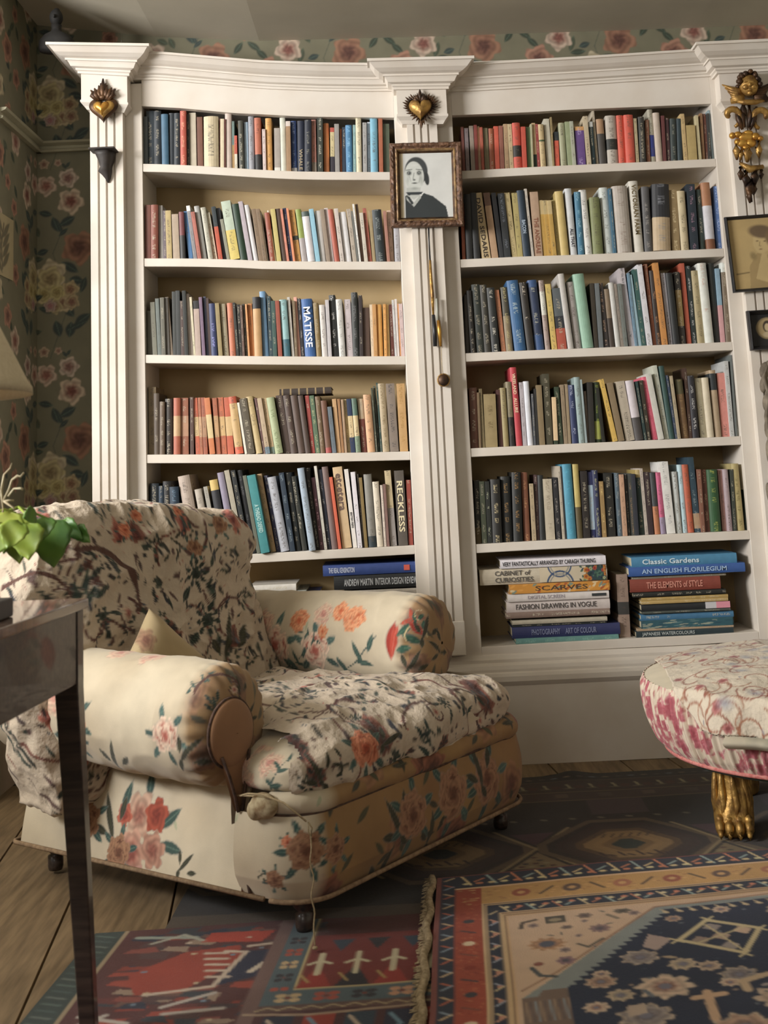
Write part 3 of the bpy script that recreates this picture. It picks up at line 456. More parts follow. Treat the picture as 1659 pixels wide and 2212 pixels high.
for side, (a, b2) in (('L', XL), ('R', XR)):
    for i in range(1, 6): strip('shelf', ZS[side+str(i)], a, b2, .030, .003, .255, M['paint'])
    strip('base_board', ZS[side+'6'], a, b2, .03, .0, .255, M['paint'])
    zt = ZT[side]
    f = MB(); f.rings([[(x, 0, zt(x)), (x, .03, zt(x)), (x, .03, zt(x)+.2), (x, 0, zt(x)+.2)] for x in np.linspace(a, b2, 14)]); f.build('frieze', M['paint'], bc)
    f = MB(); f.rings([[(x, .03, zt(x)+.03), (x, .27, zt(x)+.03), (x, .27, zt(x)+.05), (x, .03, zt(x)+.05)] for x in np.linspace(a, b2, 14)]); f.build('top_board', M['paint'], bc)
    MB().box(a, b2, .256, .272, .30, zt(a)+.02 if side == 'L' else 2.30).build('back_panel', M['back'], bc)
# uprights
MB().box(-1.045, XL[0], 0, .275, .30, 2.42).build('side_panel', M['paint'], bc, bevel=.002)
MB().box(XL[1], XR[0], 0, .275, .30, 2.36).build('side_panel', M['paint'], bc, bevel=.002)
MB().box(XR[1], 1.62, 0, .275, .30, 2.36).build('side_panel', M['paint'], bc, bevel=.002)
def pilaster(x0, x1, z0, z1, grooves, gw=.008, yf=-.042):
    pts = [(x0, .0), (x0, yf)]
    for g in grooves: pts += [(g-gw/2, yf), (g-gw/2+.001, yf+.010), (g+gw/2-.001, yf+.010), (g+gw/2, yf)]
    pts += [(x1, yf), (x1, .0)]
    b = MB(); b.rings([[(x, y, z) for x, y in pts] for z in (z0, z1)]); po = b.build('pilaster', M['paint'], bc)
    b = MB().box(x0-.004, x1+.004, yf-.004, .0, z0-.10, z0+.012); b.build('pilaster_foot', M['paint'], po, bevel=.003)
pilaster(-1.036, -.918, .46, 2.345, (-1.006, -.977, -.948))
pilaster(.104, .212, .46, 2.245, (.129, .154, .180))
pilaster(1.262, 1.40, .46, 2.26, (1.296, 1.326, 1.356))
CP = [(0, 0), (.010, .0), (.010, .008), (.016, .012), (.016, .018), (.030, .022), (.036, .034), (.040, .040), (.046, .040), (.046, .047), (.060, .052), (.076, .062), (.088, .076), (.092, .080), (.100, .080), (.100, .090), (0, .090)]
def capital(x0, x1, z0, z1, tilt=0.):
    b = MB(); b.rings([[(x0, -.062, z0), (x1, -.062, z0-tilt), (x1, .0, z0-tilt), (x0, .0, z0)], [(x0, -.062, z1), (x1, -.062, z1-tilt), (x1, .0, z1-tilt), (x0, .0, z1)]])
    b.rings([[(x0+.016, -.046, z0-.03), (x1-.016, -.046, z0-.03-tilt), (x1-.016, .0, z0-.03-tilt), (x0+.016, .0, z0-.03)],
             [(x0+.008, -.052, z0-.018), (x1-.008, -.052, z0-.018-tilt), (x1-.008, 0, z0-.018-tilt), (x0+.008, .0, z0-.018)],
             [(x0-.003, -.065, z0-.006), (x1+.003, -.065, z0-.006-tilt), (x1+.003, 0, z0-.006-tilt), (x0-.003, .0, z0-.006)],
             [(x0-.003, -.065, z0+.002), (x1+.003, -.065, z0+.002-tilt), (x1+.003, 0, z0+.002-tilt), (x0-.003, .0, z0+.002)]])
    co = b.build('capital', M['paint'], bc)
    b = MB(); b.rings([[(x0-o, -.062-o, z1+h), (x1+o, -.062-o, z1+h-tilt*(1+h*3)), (x1+o, .27, z1+h-tilt), (x0-o, .27, z1+h)] for o, h in CP[:-1]])
    b.build('capital_cornice', M['paint'], co)
capital(-1.062, -.896, 2.345, 2.444, .018)
capital(.072, .250, 2.238, 2.330, .006)
capital(1.234, 1.43, 2.24, 2.336, 0)
def cornice(x0, x1, fz):
    b = MB(); b.rings([[(x, -o, fz(x)+h*.85) for o, h in CP]+[(x, .05, fz(x)+.076), (x, .05, fz(x))] for x in np.linspace(x0, x1, 22)]); b.build('cornice', M['paint'], bc)
    b = MB(); b.rings([[(x, -.02, fz(x)+.06), (x, .275, fz(x)+.06), (x, .275, fz(x)+.074), (x, -.02, fz(x)+.074)] for x in np.linspace(x0, x1, 22)]); b.build('top_cap', M['paint'], bc)
CL = lambda x: float(np.interp(x, [-.87, -.79, -.6, -.41, -.2, -.02, .1], [2.432, 2.428, 2.402, 2.376, 2.358, 2.348, 2.344]))
CR = lambda x: float(np.interp(x, [.22, .33, .7, 1.14, 1.3], [2.334, 2.332, 2.336, 2.345, 2.348]))
cornice(-.90, .075, CL); cornice(.245, 1.24, CR)
for a, b2, f in ((-.9, .07, CL), (.25, 1.25, CR)):
    g = MB(); g.rings([[(x, 0.002, ZT['L' if a < 0 else 'R'](x)+.1), (x, .03, ZT['L' if a < 0 else 'R'](x)+.1), (x, .03, f(x)+.02), (x, .002, f(x)+.02)] for x in np.linspace(a, b2, 12)]); g.build('frieze', M['paint'], bc)
# plinth and base moulding
bp = [(0, .352), (-.006, .350), (-.010, .342), (-.014, .336), (-.014, .326), (-.026, .318), (-.030, .306), (-.030, .298), (-.036, .294), (-.040, .284), (-.040, .268), (-.034, .258), (-.030, .252), (-.030, 0), (.27, 0), (.27, .352)]
b = MB(); b.rings([[(x, y, z) for y, z in bp] for x in (-1.05, 1.62)]); b.build('plinth', M['paint'], bc)
# ---------------------------------------------------------------- books
PAL = dict(black='262626', charcoal='3e3f42', grey='787673', white='dedcd8', cream='d7c8aa', tan='b49b78', olive='7d7350', mustard='be9b50', yellow='dcbe5a', orange='dc8c3c', rust='aa5537', red='cd4632', maroon='643732', brown='6e503c', pink='d7968c', magenta='dc5a7d', purple='6e508c', mauve='a08ca0', navy='2a3455', blue='3c69a5', slate='4b5a69', teal='3c8c96', green='5a7855')
PAL.update({'dark brown': '4b3c34', 'pale grey': 'afaca8', 'pale blue': '9bbed2', 'dark teal': '28464e', 'dark green': '2d4b37', 'pale green': 'a5af87', 'mint': '8cb9a5'})
def cname(h):
    c = np.array([int(h[i:i+2], 16) for i in (0, 2, 4)], float)
    return min(PAL, key=lambda n: np.abs((c-np.array([int(PAL[n][i:i+2], 16) for i in (0, 2, 4)]))*(1, 1.1, .9)).sum())
ORD = ['first', 'second', 'third', 'fourth', 'fifth', 'sixth', 'seventh', 'eighth', 'ninth', 'tenth', 'eleventh', 'twelfth', 'thirteenth', 'fourteenth', 'fifteenth', 'sixteenth', 'seventeenth', 'eighteenth', 'nineteenth', 'twentieth']
ROWN = ['top', 'second', 'third', 'fourth', 'fifth']
TXTLAB = {'WHALE': 'WHALE', 'MATISSE': 'large white capitals', 'A_THREAD_DEFIED': 'pale serif lettering', 'etcetera': 'etcetera in grey', 'BRITISH_PIERS': 'black lettering', 'RECKLESS': 'RECKLESS in cream', 'DAVID_SEDARIS': 'spaced dark capitals', 'BACON': 'pale capitals', 'THE_ANDREAE': 'brown capitals', 'ALL_THAT': 'ALL THAT in black', 'VICTORIAN_FARM': 'VICTORIAN FARM in brown', 'VREELAND___ALLURE': 'gold serif capitals'}
class Vb:  # accumulates one book (or many) with colour and title attributes
    def __init__(s): s.v = []; s.f = []; s.c = []; s.t = []; s.p = []
    def add(s, V, Fc, c, t, p):
        k = len(s.v); s.v += V; s.f += [tuple(i+k for i in f) for f in Fc]; s.c += [c]*len(V); s.t += [t]*len(V); s.p += p
    def build(s, name, m):
        o = mesh(name, s.v, s.f, m); me = o.data; setcol(me, 'Col', s.c); setcol(me, 'Tit', s.t)
        a = me.attributes.new('tp', 'FLOAT_VECTOR', 'POINT'); a.data.foreach_set('vector', np.array(s.p, np.float32).ravel()); return o
def mute(h):     # faded cloth and paper
    r, g, b, a = hx(h); l = .3*r+.5*g+.2*b; return tuple([(.84*x+.16*l)*.97+.004 for x in (r, g, b)]+[a])
def spans(h, base, opts):
    cuts = [(0, h, base)]
    for k, a, b2, c in opts:
        new = []
        for z0, z1, cc in cuts:
            s0, s1 = max(z0, a*h), min(z1, b2*h)
            if s1 <= s0: new.append((z0, z1, cc)); continue
            if z0 < s0: new.append((z0, s0, cc))
            new.append((s0, s1, c))
            if s1 < z1: new.append((s1, z1, cc))
        cuts = new
    return cuts
def book_geo(vb, w, h, dep, base, opts, tcol, seed, bulge, xf):
    """cover: U-shaped shell extruded along z; xf maps local (x, y, z) to placed coordinates. The spine bulges towards -y."""
    t = min(.0028, w*.14); n = 6
    arc = [(w*i/n, -bulge*(1-(2*i/n-1)**2), i/n) for i in range(n+1)]
    sec = arc+[(w, dep, -1), (w-t, dep, -1), (w-t, .004, -1), (t, .004, -1), (t, dep, -1), (0, dep, -1)]
    N = len(sec); tc = hx(tcol, 1.0) if tcol else (0, 0, 0, 0)
    for z0, z1, c in spans(h, base, opts):
        V = [xf(x, y, z) for z in (z0, z1) for x, y, u in sec]; p = [(u*1.0, z, seed) for z in (z0, z1) for x, y, u in sec]
        vb.add(V, [(i, (i+1) % N, N+(i+1) % N, N+i) for i in range(N)], mute(c), tc, p)
    for z, c in ((0, spans(h, base, opts)[0][2]), (h, spans(h, base, opts)[-1][2])):
        V = [xf(x, y, z) for x, y, u in sec]; m_ = n//2
        Fc = [tuple(range(0, n+1))+(n+3, n+4), (n, n+1, n+2, n+3), (n+4, n+5, n+6, 0)]
        if z: Fc = [f for f in Fc]
        else: Fc = [tuple(reversed(f)) for f in Fc]
        vb.add(V, Fc, mute(c), (0, 0, 0, 0), [(-1, z, seed)]*N)
def pages_geo(w, h, dep, xf):
    t = min(.0028, w*.14); a, b2 = t*1.02, w-t*1.02
    V = [xf(x, y, z) for x in (a, b2) for y in (.0045, dep-.004) for z in (.003, h-.003)]
    return V, [(0, 1, 3, 2), (4, 6, 7, 5), (0, 4, 5, 1), (2, 3, 7, 6), (0, 2, 6, 4), (1, 5, 7, 3)]
ALL = []
def parse_rows(txt):
    key = None; out = {}
    for l in txt.strip().split('\n'):
        if l[0] == '#': key = l[1:].split()[0]; continue
        out[key] = [s.split() for s in l.split(';') if s.strip()]
    return out
def parse_opts(tok):
    bands = []; T = None; Lt = None; S = []; K = None
    for o in tok:
        k = o[0]; r = o[2:]
        if o[1] == ':' and k == 'T': T = r
        elif o[1] == ':' and k == 'L': Lt = r.split(',')
        elif o[1] == ':' and k == 'S': S.append(r.split(','))
        elif o[1] == ':' and k == 'K': K = int(r)
        else:
            rg, c = o[1:].split(':')
            if k == 'b': bands.append((k, 0, float(rg), c))
            if k == 't': bands.append((k, float(rg), 1, c))
            if k == 'm': a, b2 = rg.split('-'); bands.append((k, float(a), float(b2), c))
    return bands, T, Lt, S, K
rb = random.Random(11)
rows = parse_rows(BOOKS)
for key, bl in rows.items():
    shelf = ZS[key]; lo, hi = (XL if key[0] == 'L' else XR)
    for i, tk in enumerate(bl):
        x, w, yt, dx = map(float, tk[:4]); col = tk[4]; bands, T, Lt, S, K = parse_opts(tk[5:])
        Y = rb.uniform(.012, .03)
        if key == 'L5' and i in (13, 20): Y = -.012
        yb = float(np.interp(x, [p[0] for p in SH[key]], [p[1] for p in SH[key]]))
        X0 = at_y(x, yb, Y)[0]; X1 = at_y(x+w, yb, Y)[0]; TP = at_y(x+dx, yt, Y)
        zb = shelf((X0+X1)/2)+.0004; h = TP[2]-zb
        lean = TP[0]-X0; th = math.atan2(lean, h); wd = max((X1-X0)*math.cos(th)*.975, .0025)
        ALL.append(dict(row=key, i=i, X0=max(X0, lo+.002), w=wd, zb=zb, h=math.hypot(h, lean), th=th, Y=Y, col=col, bands=bands, T=T, L=Lt, area=w*(yb-yt), seed=rb.uniform(0, 90), x=x))
order = sorted(ALL, key=lambda b: -b['area']*(3 if b['L'] else 1)); keepids = {id(b) for b in order[:BOOK_KEEP]}
def lum(h): return sum(int(h[i:i+2], 16) for i in (0, 2, 4))/765
for b in ALL:
    b['c'] = cname(b['col']); wmm = b['w']*1000
    b['size'] = 'thick ' if wmm > 24 else 'tall ' if b['h'] > .245 else 'short ' if b['h'] < .165 else 'thin ' if wmm < 12.5 else ''
    f = ''
    if b['L']: f = ' with '+TXTLAB[b['L'][0]]
    elif b['bands']:
        k, a, c2, cc = b['bands'][0]; f = ' with %s %s' % (cname(cc), {'b': 'foot', 't': 'top', 'm': 'band'}[k])
    elif abs(b['th']) > .13: f = ' leaning left'
    b['f'] = f
def labels_for(row):
    bs = [b for b in row if id(b) in keepids]; n = {}
    for b in bs:
        r, sd = b['row'][1], ('left' if b['row'][0] == 'L' else 'right')
        b['where'] = "%s bay's %s shelf" % (sd, ROWN[int(r)-1])
    A = lambda b: '%s%s book%s' % (b['size'], b['c'], b['f'])
    for i, b in enumerate(bs):
        same = [q for q in bs if A(q) == A(b)]
        if len(same) == 1: b['label'] = A(b)+', '+b['where']
        else: b['label'] = '%s, %s such from left, %s' % (A(b), ORD[same.index(b)], b['where'])
bykey = {}
for b in ALL: bykey.setdefault(b['row'], []).append(b)
for r in bykey.values(): labels_for(r)
stuff = Vb(); sp_v, sp_f = [], []
for b in ALL:
    ca, sa = math.cos(b['th']), math.sin(b['th']); piv = 0 if b['th'] <= 0 else b['w']
    def xf(x, y, z, piv=piv, ca=ca, sa=sa): xx = x-piv; return (piv+xx*ca+z*sa, y, -xx*sa+z*ca)
    dep = min(.215, max(.11, b['h']*.68+rb.uniform(-.01, .01))); hard = b['w'] > .017 and rb.random() < .7
    bulge = b['w']*(.16 if hard else .03)
    T = b['T']
    if T is None and not b['L'] and rb.random() < .6: T = 'b8b09c' if lum(b['col']) < .42 else '5c544a'
    if b['L']: T = None
    O = (b['X0'], b['Y'], b['zb']+(abs(math.sin(b['th']))*0))
    if id(b) in keepids:
        vb = Vb(); book_geo(vb, b['w'], b['h'], dep, b['col'], b['bands'], T, b['seed'], bulge, xf)
        o = vb.build('book', M['book']); o.location = O; PM[o.name] = Matrix.Translation(Vector(O))
        tag(o, b['label'], 'book', 'books on the %s shelf of the %s bay' % (ROWN[int(b['row'][1])-1], 'left' if b['row'][0] == 'L' else 'right'))
        V, Fc = pages_geo(b['w'], b['h'], dep, xf); mesh('page_block', V, Fc, M['pages'], o, local=True)
        if b['L']:
            tx, tc, top, bot = b['L'][0], b['L'][1], float(b['L'][2]), float(b['L'][3])
            # reads from the head of the spine down, letters' feet towards the left
            hgt = b['w']*(.62 if tx in ('MATISSE', 'RECKLESS', 'etcetera') else .5)
            z0 = b['h']*(1-.06 if tx in ('MATISSE',) else top) if tx == 'MATISSE' else b['h']*top
            z0 = b['h']*max(top, bot); ln = b['h']*abs(top-bot)
            if tx == 'MATISSE': z0 = b['h']*.86; ln = b['h']*.70
            if tx == 'RECKLESS': z0 = b['h']*.86; ln = b['h']*.68
            if tx == 'etcetera': z0 = b['h']*.92; ln = b['h']*.46
            if tx == 'VICTORIAN_FARM': z0 = b['h']*.95; ln = b['h']*.70
            if tx == 'VREELAND___ALLURE': z0 = b['h']*.92; ln = b['h']*.50
            x0 = (b['w']-hgt)/2; o0 = np.array(xf(x0, -bulge-.0012, z0))
            text_mesh('lettering', tx, ink(tc), o0, np.array([-sa, 0, -ca]), np.array([ca, 0, -sa]), ln, hgt, o, bold=.02)
    else:
        def xg(x, y, z, O=O): q = xf(x, y, z); return (q[0]+O[0], q[1]+O[1], q[2]+O[2])
        book_geo(stuff, b['w'], b['h'], dep, b['col'], b['bands'], T, b['seed'], bulge, xg)
        V, Fc = pages_geo(b['w'], b['h'], dep, xg); k = len(stuff.v)
        stuff.add([tuple(v) for v in V], Fc, hx('c8bc9c'), (0, 0, 0, 0), [(-1, 0, 0)]*8)
o = stuff.build('slim_books', M['book']); tag(o, 'the slimmest spines squeezed between the other books on every shelf', 'books', kind='stuff')
# stacks lying flat on the two lowest boards
STK = parse_rows(STACKS)
SLAB = {'A': 'low pile behind the armchair back', 'B': 'pile behind the armchair arm', 'C': 'left pile low in right bay', 'D': 'right pile low in right bay'}
def flat_book(x0, x1, yt, yb, col, bands, T, S, K, grp, Y, dep):
    L0, L1 = at_y(x0, yb, Y), at_y(x0, yt, Y); X1 = at_y(x1, yb-(x1-x0)*.046, Y)
    w = L1[2]-L0[2]; ln = X1[0]-L0[0]; o0 = (L0[0], Y, L0[2])
    xf = lambda x, y, z: (z, y, x)      # spine runs along +X, thickness goes up
    vb = Vb(); book_geo(vb, w*.985, ln, dep, col, bands, T, rb.uniform(0, 90), w*.1, xf)
    o = vb.build('book', M['book']); bm = bmesh.new(); bm.from_mesh(o.data); bmesh.ops.recalc_face_normals(bm, faces=bm.faces); bm.to_mesh(o.data); bm.free()
    o.location = o0; PM[o.name] = Matrix.Translation(Vector(o0)); V, Fc = pages_geo(w*.985, ln, dep, xf); mesh('page_block', V, Fc, M['pages'], o, local=True)
    fr = -w*.1-.0014
    for s in S:
        tx, tc, a, c2 = s[0], s[1], float(s[2]), float(s[3]); two = '|' in tx
        hgt = w*(.74 if two else .62 if w < .025 else .5)
        text_mesh('lettering', tx, ink(tc), np.array([ln*a, fr, (w-hgt)/2]), np.array([1, 0, 0]), np.array([0, 0, 1]), ln*(c2-a), hgt, o, bold=.015)
    return o, w, ln, fr
for key, bl in STK.items():
    names = [tk for tk in bl]; cs = [cname(t[4]) for t in names]
    for i, tk in enumerate(bl):
        x0, x1, yt, yb = map(float, tk[:4]); bands, T, Lt, S, K = parse_opts(tk[5:])
        Y = .02+rb.uniform(-.006, .006); o, w, ln, fr = flat_book(x0, x1, yt, yb, tk[4], bands, T or (None if S or K else 'c8c0ac'), S, K, key, Y, .19+rb.uniform(-.02, .025))
        pos = 'topmost' if i == 0 else 'lowest' if i == len(bl)-1 else '%s from the top' % ORD[i]
        tag(o, '%s %s book lying flat, %s, %s' % ('thick' if w > .03 else 'slim', cs[i], pos, SLAB[key]), 'book', 'books lying in the '+SLAB[key].split(',')[0])
        def art(wd, pts_fn, res=.0012, name='printed_motif', x0=0.0):
            cv = Cv(wd, w*.94, res, tk[4]); pts_fn(cv); nu, nv = max(int(wd/.0015), 2), max(int(w/.0015), 2)
            U, V = np.meshgrid(np.linspace(0, wd, nu), np.linspace(0, w*.94, nv), indexing='ij')
            gridmesh(name, np.stack([U+x0, np.full_like(U, fr+.0004), V+w*.03], -1), M['print'], o, cv.sample(U, V), local=True, smooth=False)
        if K == 1:
            def f(cv):
                cv.rect(.16, cv.w, 0, cv.h, '2c4444')
                for q in range(60): cv.ell(.14+rb.random()*(cv.w-.14), rb.random()*cv.h, .006, .003, rb.random()*3, rb.choice(['3c5c50', '2c3c4c', '4c6c5c', '1c2c30']))
                for q in range(14): cv.rose(.15+rb.random()*(cv.w-.15), rb.random()*cv.h, .004+rb.random()*.006, *rb.choice([('c8883c', 'b86a34', '8c3c28'), ('b8b890', '9ca078', '6c7c50'), ('b84c3c', 'a03c30', '6c2820')]))
                cv.arc(.07, cv.h*1.15, .04, PI, 2*PI, .005, '3c5070', 16); cv.arc(.07, -cv.h*.2, .045, 0, PI, .006, '3c5070', 16); cv.arc(.07, cv.h*1.15, .032, PI, 2*PI, .004, '8c8c88', 16); cv.arc(.07, -cv.h*.2, .036, 0, PI, .004, '8c8c88', 16)
            art(ln*.52, f, x0=ln*.47)
        if K == 2:
            text_mesh('lettering', 'DIGITAL_SCREEN', ink('a098a0'), np.array([ln*.2, fr, w*.3]), np.array([1, 0, 0]), np.array([0, 0, 1]), ln*.36, w*.42, o, bold=.01)
            MB().box(ln*.83, ln*.97, fr-.0006, fr+.001, w*.32, w*.66).build('dark_label', ink('34383a'), o, local=True)
        if K == 3:
            MB().box(ln*.72, ln*.84, fr-.0006, fr+.002, w*.04, w*.96).build('white_panel', ink('c8c8cc'), o, local=True)
            MB().box(ln*.84, ln*.995, fr-.0006, fr+.002, w*.04, w*.96).build('pink_panel', ink('dc94a4'), o, local=True)
        if K == 4:
            def f(cv):
                for q in range(50): cv.ell(rb.random()*cv.w, rb.random()*cv.h, .008+rb.random()*.012, .002, .1*rb.random(), rb.choice(['5c7c80', '8c9890', '2c4c5c', 'a8ac98', '3c6870']))
            art(ln*.98, f, x0=ln*.01)
        if key == 'B' and i == 0: MB().box(ln*.845, ln*.905, fr-.0006, fr+.001, w*.25, w*.75).build('red_label', ink('d86454'), o, local=True)
        if key == 'C' and i == 2:
            def f(cv):
                for q in range(40): cv.ell(rb.random()*cv.w, rb.random()*cv.h, .012, .004, 1.2*rb.random(), rb.choice(['d89c4c', 'b86c2c', 'd8c49c', 'a8582c', 'b8a890', '7c8c7c']))
            art(ln*.98, f, x0=ln*.01)
# the two upright booklets standing between the piles
for (x, yt, yb, w, col, dxx, lab) in [(1339, 1241, 1384, 24, '9c8474', -8, 'worn greyish pink book standing upright between the two flat piles')]:
    Y = .035; A0 = at_y(x, yb, Y); B0 = at_y(x+w, yb, Y); T0 = at_y(x+dxx, yt, Y); zb = ZS['R6'](A0[0])+.0005; h = T0[2]-zb; wd = B0[0]-A0[0]
    th = math.atan2(T0[0]-A0[0], h); ca, sa = math.cos(th), math.sin(th)
    xf = lambda x, y, z: (x*ca+z*sa, y, -x*sa+z*ca)
    vb = Vb(); book_geo(vb, wd, h, .17, col, [('m', .36, .56, '3c3c3a')], '5c4c44', 5, .001, xf); o = vb.build('book', M['book']); o.location = (A0[0], Y, zb)
    V, Fc = pages_geo(wd, h, .17, xf); mesh('page_block', V, Fc, M['pages'], o, local=True); tag(o, lab, 'book')

o, w, ln, fr = flat_book(604, 716, 840.5, 854.5, '3c3028', [('m', .04+.16*i, .07+.16*i, '9c8458') for i in range(6)], None, [], None, 'L4', .03, .15)
tag(o, 'dark brown book with gilt ribs lying on top of the brown leather volumes', 'book')
# ---------------------------------------------------------------- rugs
def rug(name, cv, org, ax, bx, z, th, res, label, fold=None, wob=.004):
    nx, ny = int(cv.w/res), int(cv.h/res); U, V = np.meshgrid(np.linspace(0, cv.w, nx), np.linspace(0, cv.h, ny), indexing='ij')
    P = np.zeros(U.shape+(3,)); P[..., 0] = org[0]+ax[0]*U+bx[0]*V; P[..., 1] = org[1]+ax[1]*U+bx[1]*V
    Q = np.stack([U, V, U*0], -1); P[..., 0] += wob*fbm(Q, 3, 1, 2); P[..., 1] += wob*fbm(Q, 3, 9, 2)
    P[..., 2] = z+th+.0012*(fbm(Q, 5, 4, 2)+1); 
    if fold: P[..., 2] += fold(U, V)
    r = empty(name, (org[0], org[1], z)); tag(r, label, 'rug')
    gridmesh('pile', P, M['rug'], r, cv.sample(U, V))
    e = MB(); ring = []
    for idx in ([(i, 0) for i in range(0, nx, 12)]+[(nx-1, j) for j in range(0, ny, 12)]+[(i, ny-1) for i in range(nx-1, 0, -12)]+[(0, j) for j in range(ny-1, 0, -12)]): ring.append(P[idx])
    e.rings([[(p[0], p[1], z) for p in ring], [(p[0], p[1], p[2]-.0008) for p in ring]], cap=False); e.build('bound_edge', M['welt'], r)
    return r, P
def lattice(cv, x0, x1, y0, y1, step, fn):
    k = 0
    if x1-x0 > y1-y0: n = int((x1-x0)/step); [fn(x0+(i+.5)*step, (y0+y1)/2, i) for i in range(n)]
    else: n = int((y1-y0)/step); [fn((x0+x1)/2, y0+(i+.5)*step, i) for i in range(n)]
rq = random.Random(21)
# front right rug: cream spandrel, navy field
cv = Cv(1.9, 1.55, .0025, '84493a')
def band(x, y, w, c):   # an L-shaped border line at inset x (left side) / y (far side)
    cv.rect(x, cv.w, y, cv.h, c)
band(.0, .0, 0, '6c3c38'); band(.012, .006, 0, '212838'); band(.046, .088, 0, 'c8a888'); band(.049, .098, 0, 'a0452e')
def stripR(i0): pass
for i in range(60):
    y = .03+i*.03; s = 1 if i % 2 else -1
    cv.line([(.020, y), (.040, y+.016*s)], .005, ['b8a080', 'a85c44', '7c8c9c'][i % 3])
for i in range(64):
    x = .06+i*.03; s = 1 if i % 2 else -1
    cv.line([(x, .030+.02*s), (x+.022, .050-.02*s)], .006, ['c4b088', 'b8785c', '8ca0a0'][i % 3]); cv.ell(x+.012, .062, .010, .007, 0, ['d0bc94', 'b8785c', 'c8b48c'][i % 3])
cv.rect(.046, cv.w, .098, .205, 'b08c5c'); cv.rect(.046, .106, .098, cv.h, '8c4030')
for i in range(300): cv.ell(.05+rq.random()*1.8, .10+rq.random()*.10, .006, .003, 0, rq.choice(['a8845c', 'c09c6c', '9c7450'])); cv.ell(.048+rq.random()*.056, .2+rq.random()*1.3, .004, .003, 0, rq.choice(['9c4c38', '7c3428', 'a05c44']))
for i in range(16):
    x = .2+i*.12; cv.ell(x, .15, .024, .026, 0, ['8c5040', '5c4a44', '9c6850'][i % 3]); cv.line([(x+.045, .13), (x+.075, .17)] if i % 2 else [(x+.045, .17), (x+.075, .13)], .008, '5a4a3c'); cv.ell(x, .15, .01, .01, 0, 'b89468')
for i in range(12):
    y = .3+i*.12; cv.ell(.076, y, .014, .012, 0, ['34343c', 'c8b49c', '7c3024'][i % 3]); cv.line([(.06, y+.05), (.09, y+.065)], .006, ['34343c', '6c4038'][i % 2])
band(.106, .200, 0, 'b8a080'); band(.110, .206, 0, '4c3834'); band(.113, .210, 0, 'b8a080'); band(.118, .216, 0, '20283a')
for i in range(60):
    x = .15+i*.03; s = 1 if i % 2 else -1
    cv.line([(x, .24+.014*s), (x+.02, .25-.014*s)], .005, ['b8a888', 'a87058', '8ca0a0'][i % 3]); cv.ell(x+.014, .236, .008, .006, 0, ['c8b898', 'b87860'][i % 2])
for i in range(46):
    y = .27+i*.032; s = 1 if i % 2 else -1
    cv.line([(.124, y), (.141, y+.016*s)], .005, ['b8a888', 'b88c78', '8c94a4'][i % 3])
    if i % 2: cv.ell(.133, y+.016, .007, .007, 0, 'a87868')
band(.146, .266, 0, 'b8a080'); band(.149, .270, 0, '6c4c40'); band(.152, .274, 0, 'c0a884'); band(.157, .281, 0, '6c4c40'); band(.160, .285, 0, 'b89c7c'); band(.166, .292, 0, 'b9a18c')
# navy field with stepped diagonal
fx = [(.23, 1.6), (.26, .70), (.268, .685)]; st = []
x, y = .268, .665
while y > .345:
    st += [(x, y), (x+.016, y), (x+.008, y-.018)]; x += .0135; y -= .018
pts = [(.262, 1.55), (.262, .69)]+st+[(.50, .335), (1.9, .31), (1.9, 1.55)]
cv.poly([(a-.028, b-.03) for a, b in pts[:1]]+[(.20, 1.55), (.175, .70), (.262, .60)]+[(.49, .318), (1.9, .292), (1.9, 1.55)], '7c8486')
cv.line([(.175, .668), (.25, .60), (.49, .318), (.8, .305)], .006, '8c6c58')
cv.poly([(.172, 1.55), (.172, .70), (.205, .70), (.215, .675), (.262, .675), (.262, 1.55)], '6c5c54')
for i in range(10): cv.line([(.18+i*.009, .72), (.185+i*.009, .80)], .004, ['8c7868', '5c5050', '7c848c'][i % 3])
cv.poly(pts, '1d2840')
for i in range(34): x = .51+i*.03; cv.ell(x, .352, .009, .005, .7, 'b8a88c'); cv.line([(x-.008, .336), (x+.004, .352)], .004, 'b8a88c')
pal = [('b09c8c', '948078', '6c6468'), ('a88c7c', '8c7068', '5c5458'), ('8c8484', '7c7478', '585460'), ('c0aC9c'.lower(), '9c8478', '7c4c48'), ('b0a08c', '8c8070', '54607c')]
def floret(x, y, r, j=0): cv.rose(x, y, r*1.12, 'b8a898', 'b8a898', 'b8a898', 8, j, .9); cv.rose(x, y, r, *pal[j % 5], 8, j, .9); cv.ell(x, y, r*.28, r*.28, 0, '6c6c7c')
for x, y, r, j in [(.449, .71, .050, 3), (.421, .57, .034, 2), (.33, .665, .028, 1), (.36, .73, .024, 4), (.335, .63, .016, 3), (.60, .69, .034, 2), (.66, .80, .05, 0), (.395, .82, .045, 2), (.31, .77, .022, 3), (.55, .64, .022, 0), (.575, .72, .018, 3), (.50, .62, .026, 4), (.72, .60, .03, 1), (.76, .70, .04, 3), (.63, .365, .018, 3), (.76, .40, .03, 4), (.52, .39, .016, 1), (.84, .50, .04, 2), (.90, .65, .05, 0), (.56, .90, .05, 1), (.80, .86, .05, 4)]: floret(x, y, r, j)
for k in range(30):
    x, y = .34+rq.random()*1.2, .40+rq.random()*1.0
    if (x-.592)**2+(y-.506)**2 > .012: cv.ell(x, y, .012+.01*rq.random(), .006, rq.random()*3, rq.choice(['8c8484', 'a0907c', '5c6470'])); 
cv.poly([(.455, .46), (.50, .495), (.46, .545), (.435, .52)], '9c8c88'); cv.poly([(.365, .78), (.40, .77), (.40, .81), (.365, .82)], 'a8988c')
def hexm(x, y, a, b, c, w):
    P = [(x-a, y), (x-a*.15, y-b), (x+a, y-b*.25), (x+a*.35, y+b)]; cv.line(P+[P[0]], w, c); return P
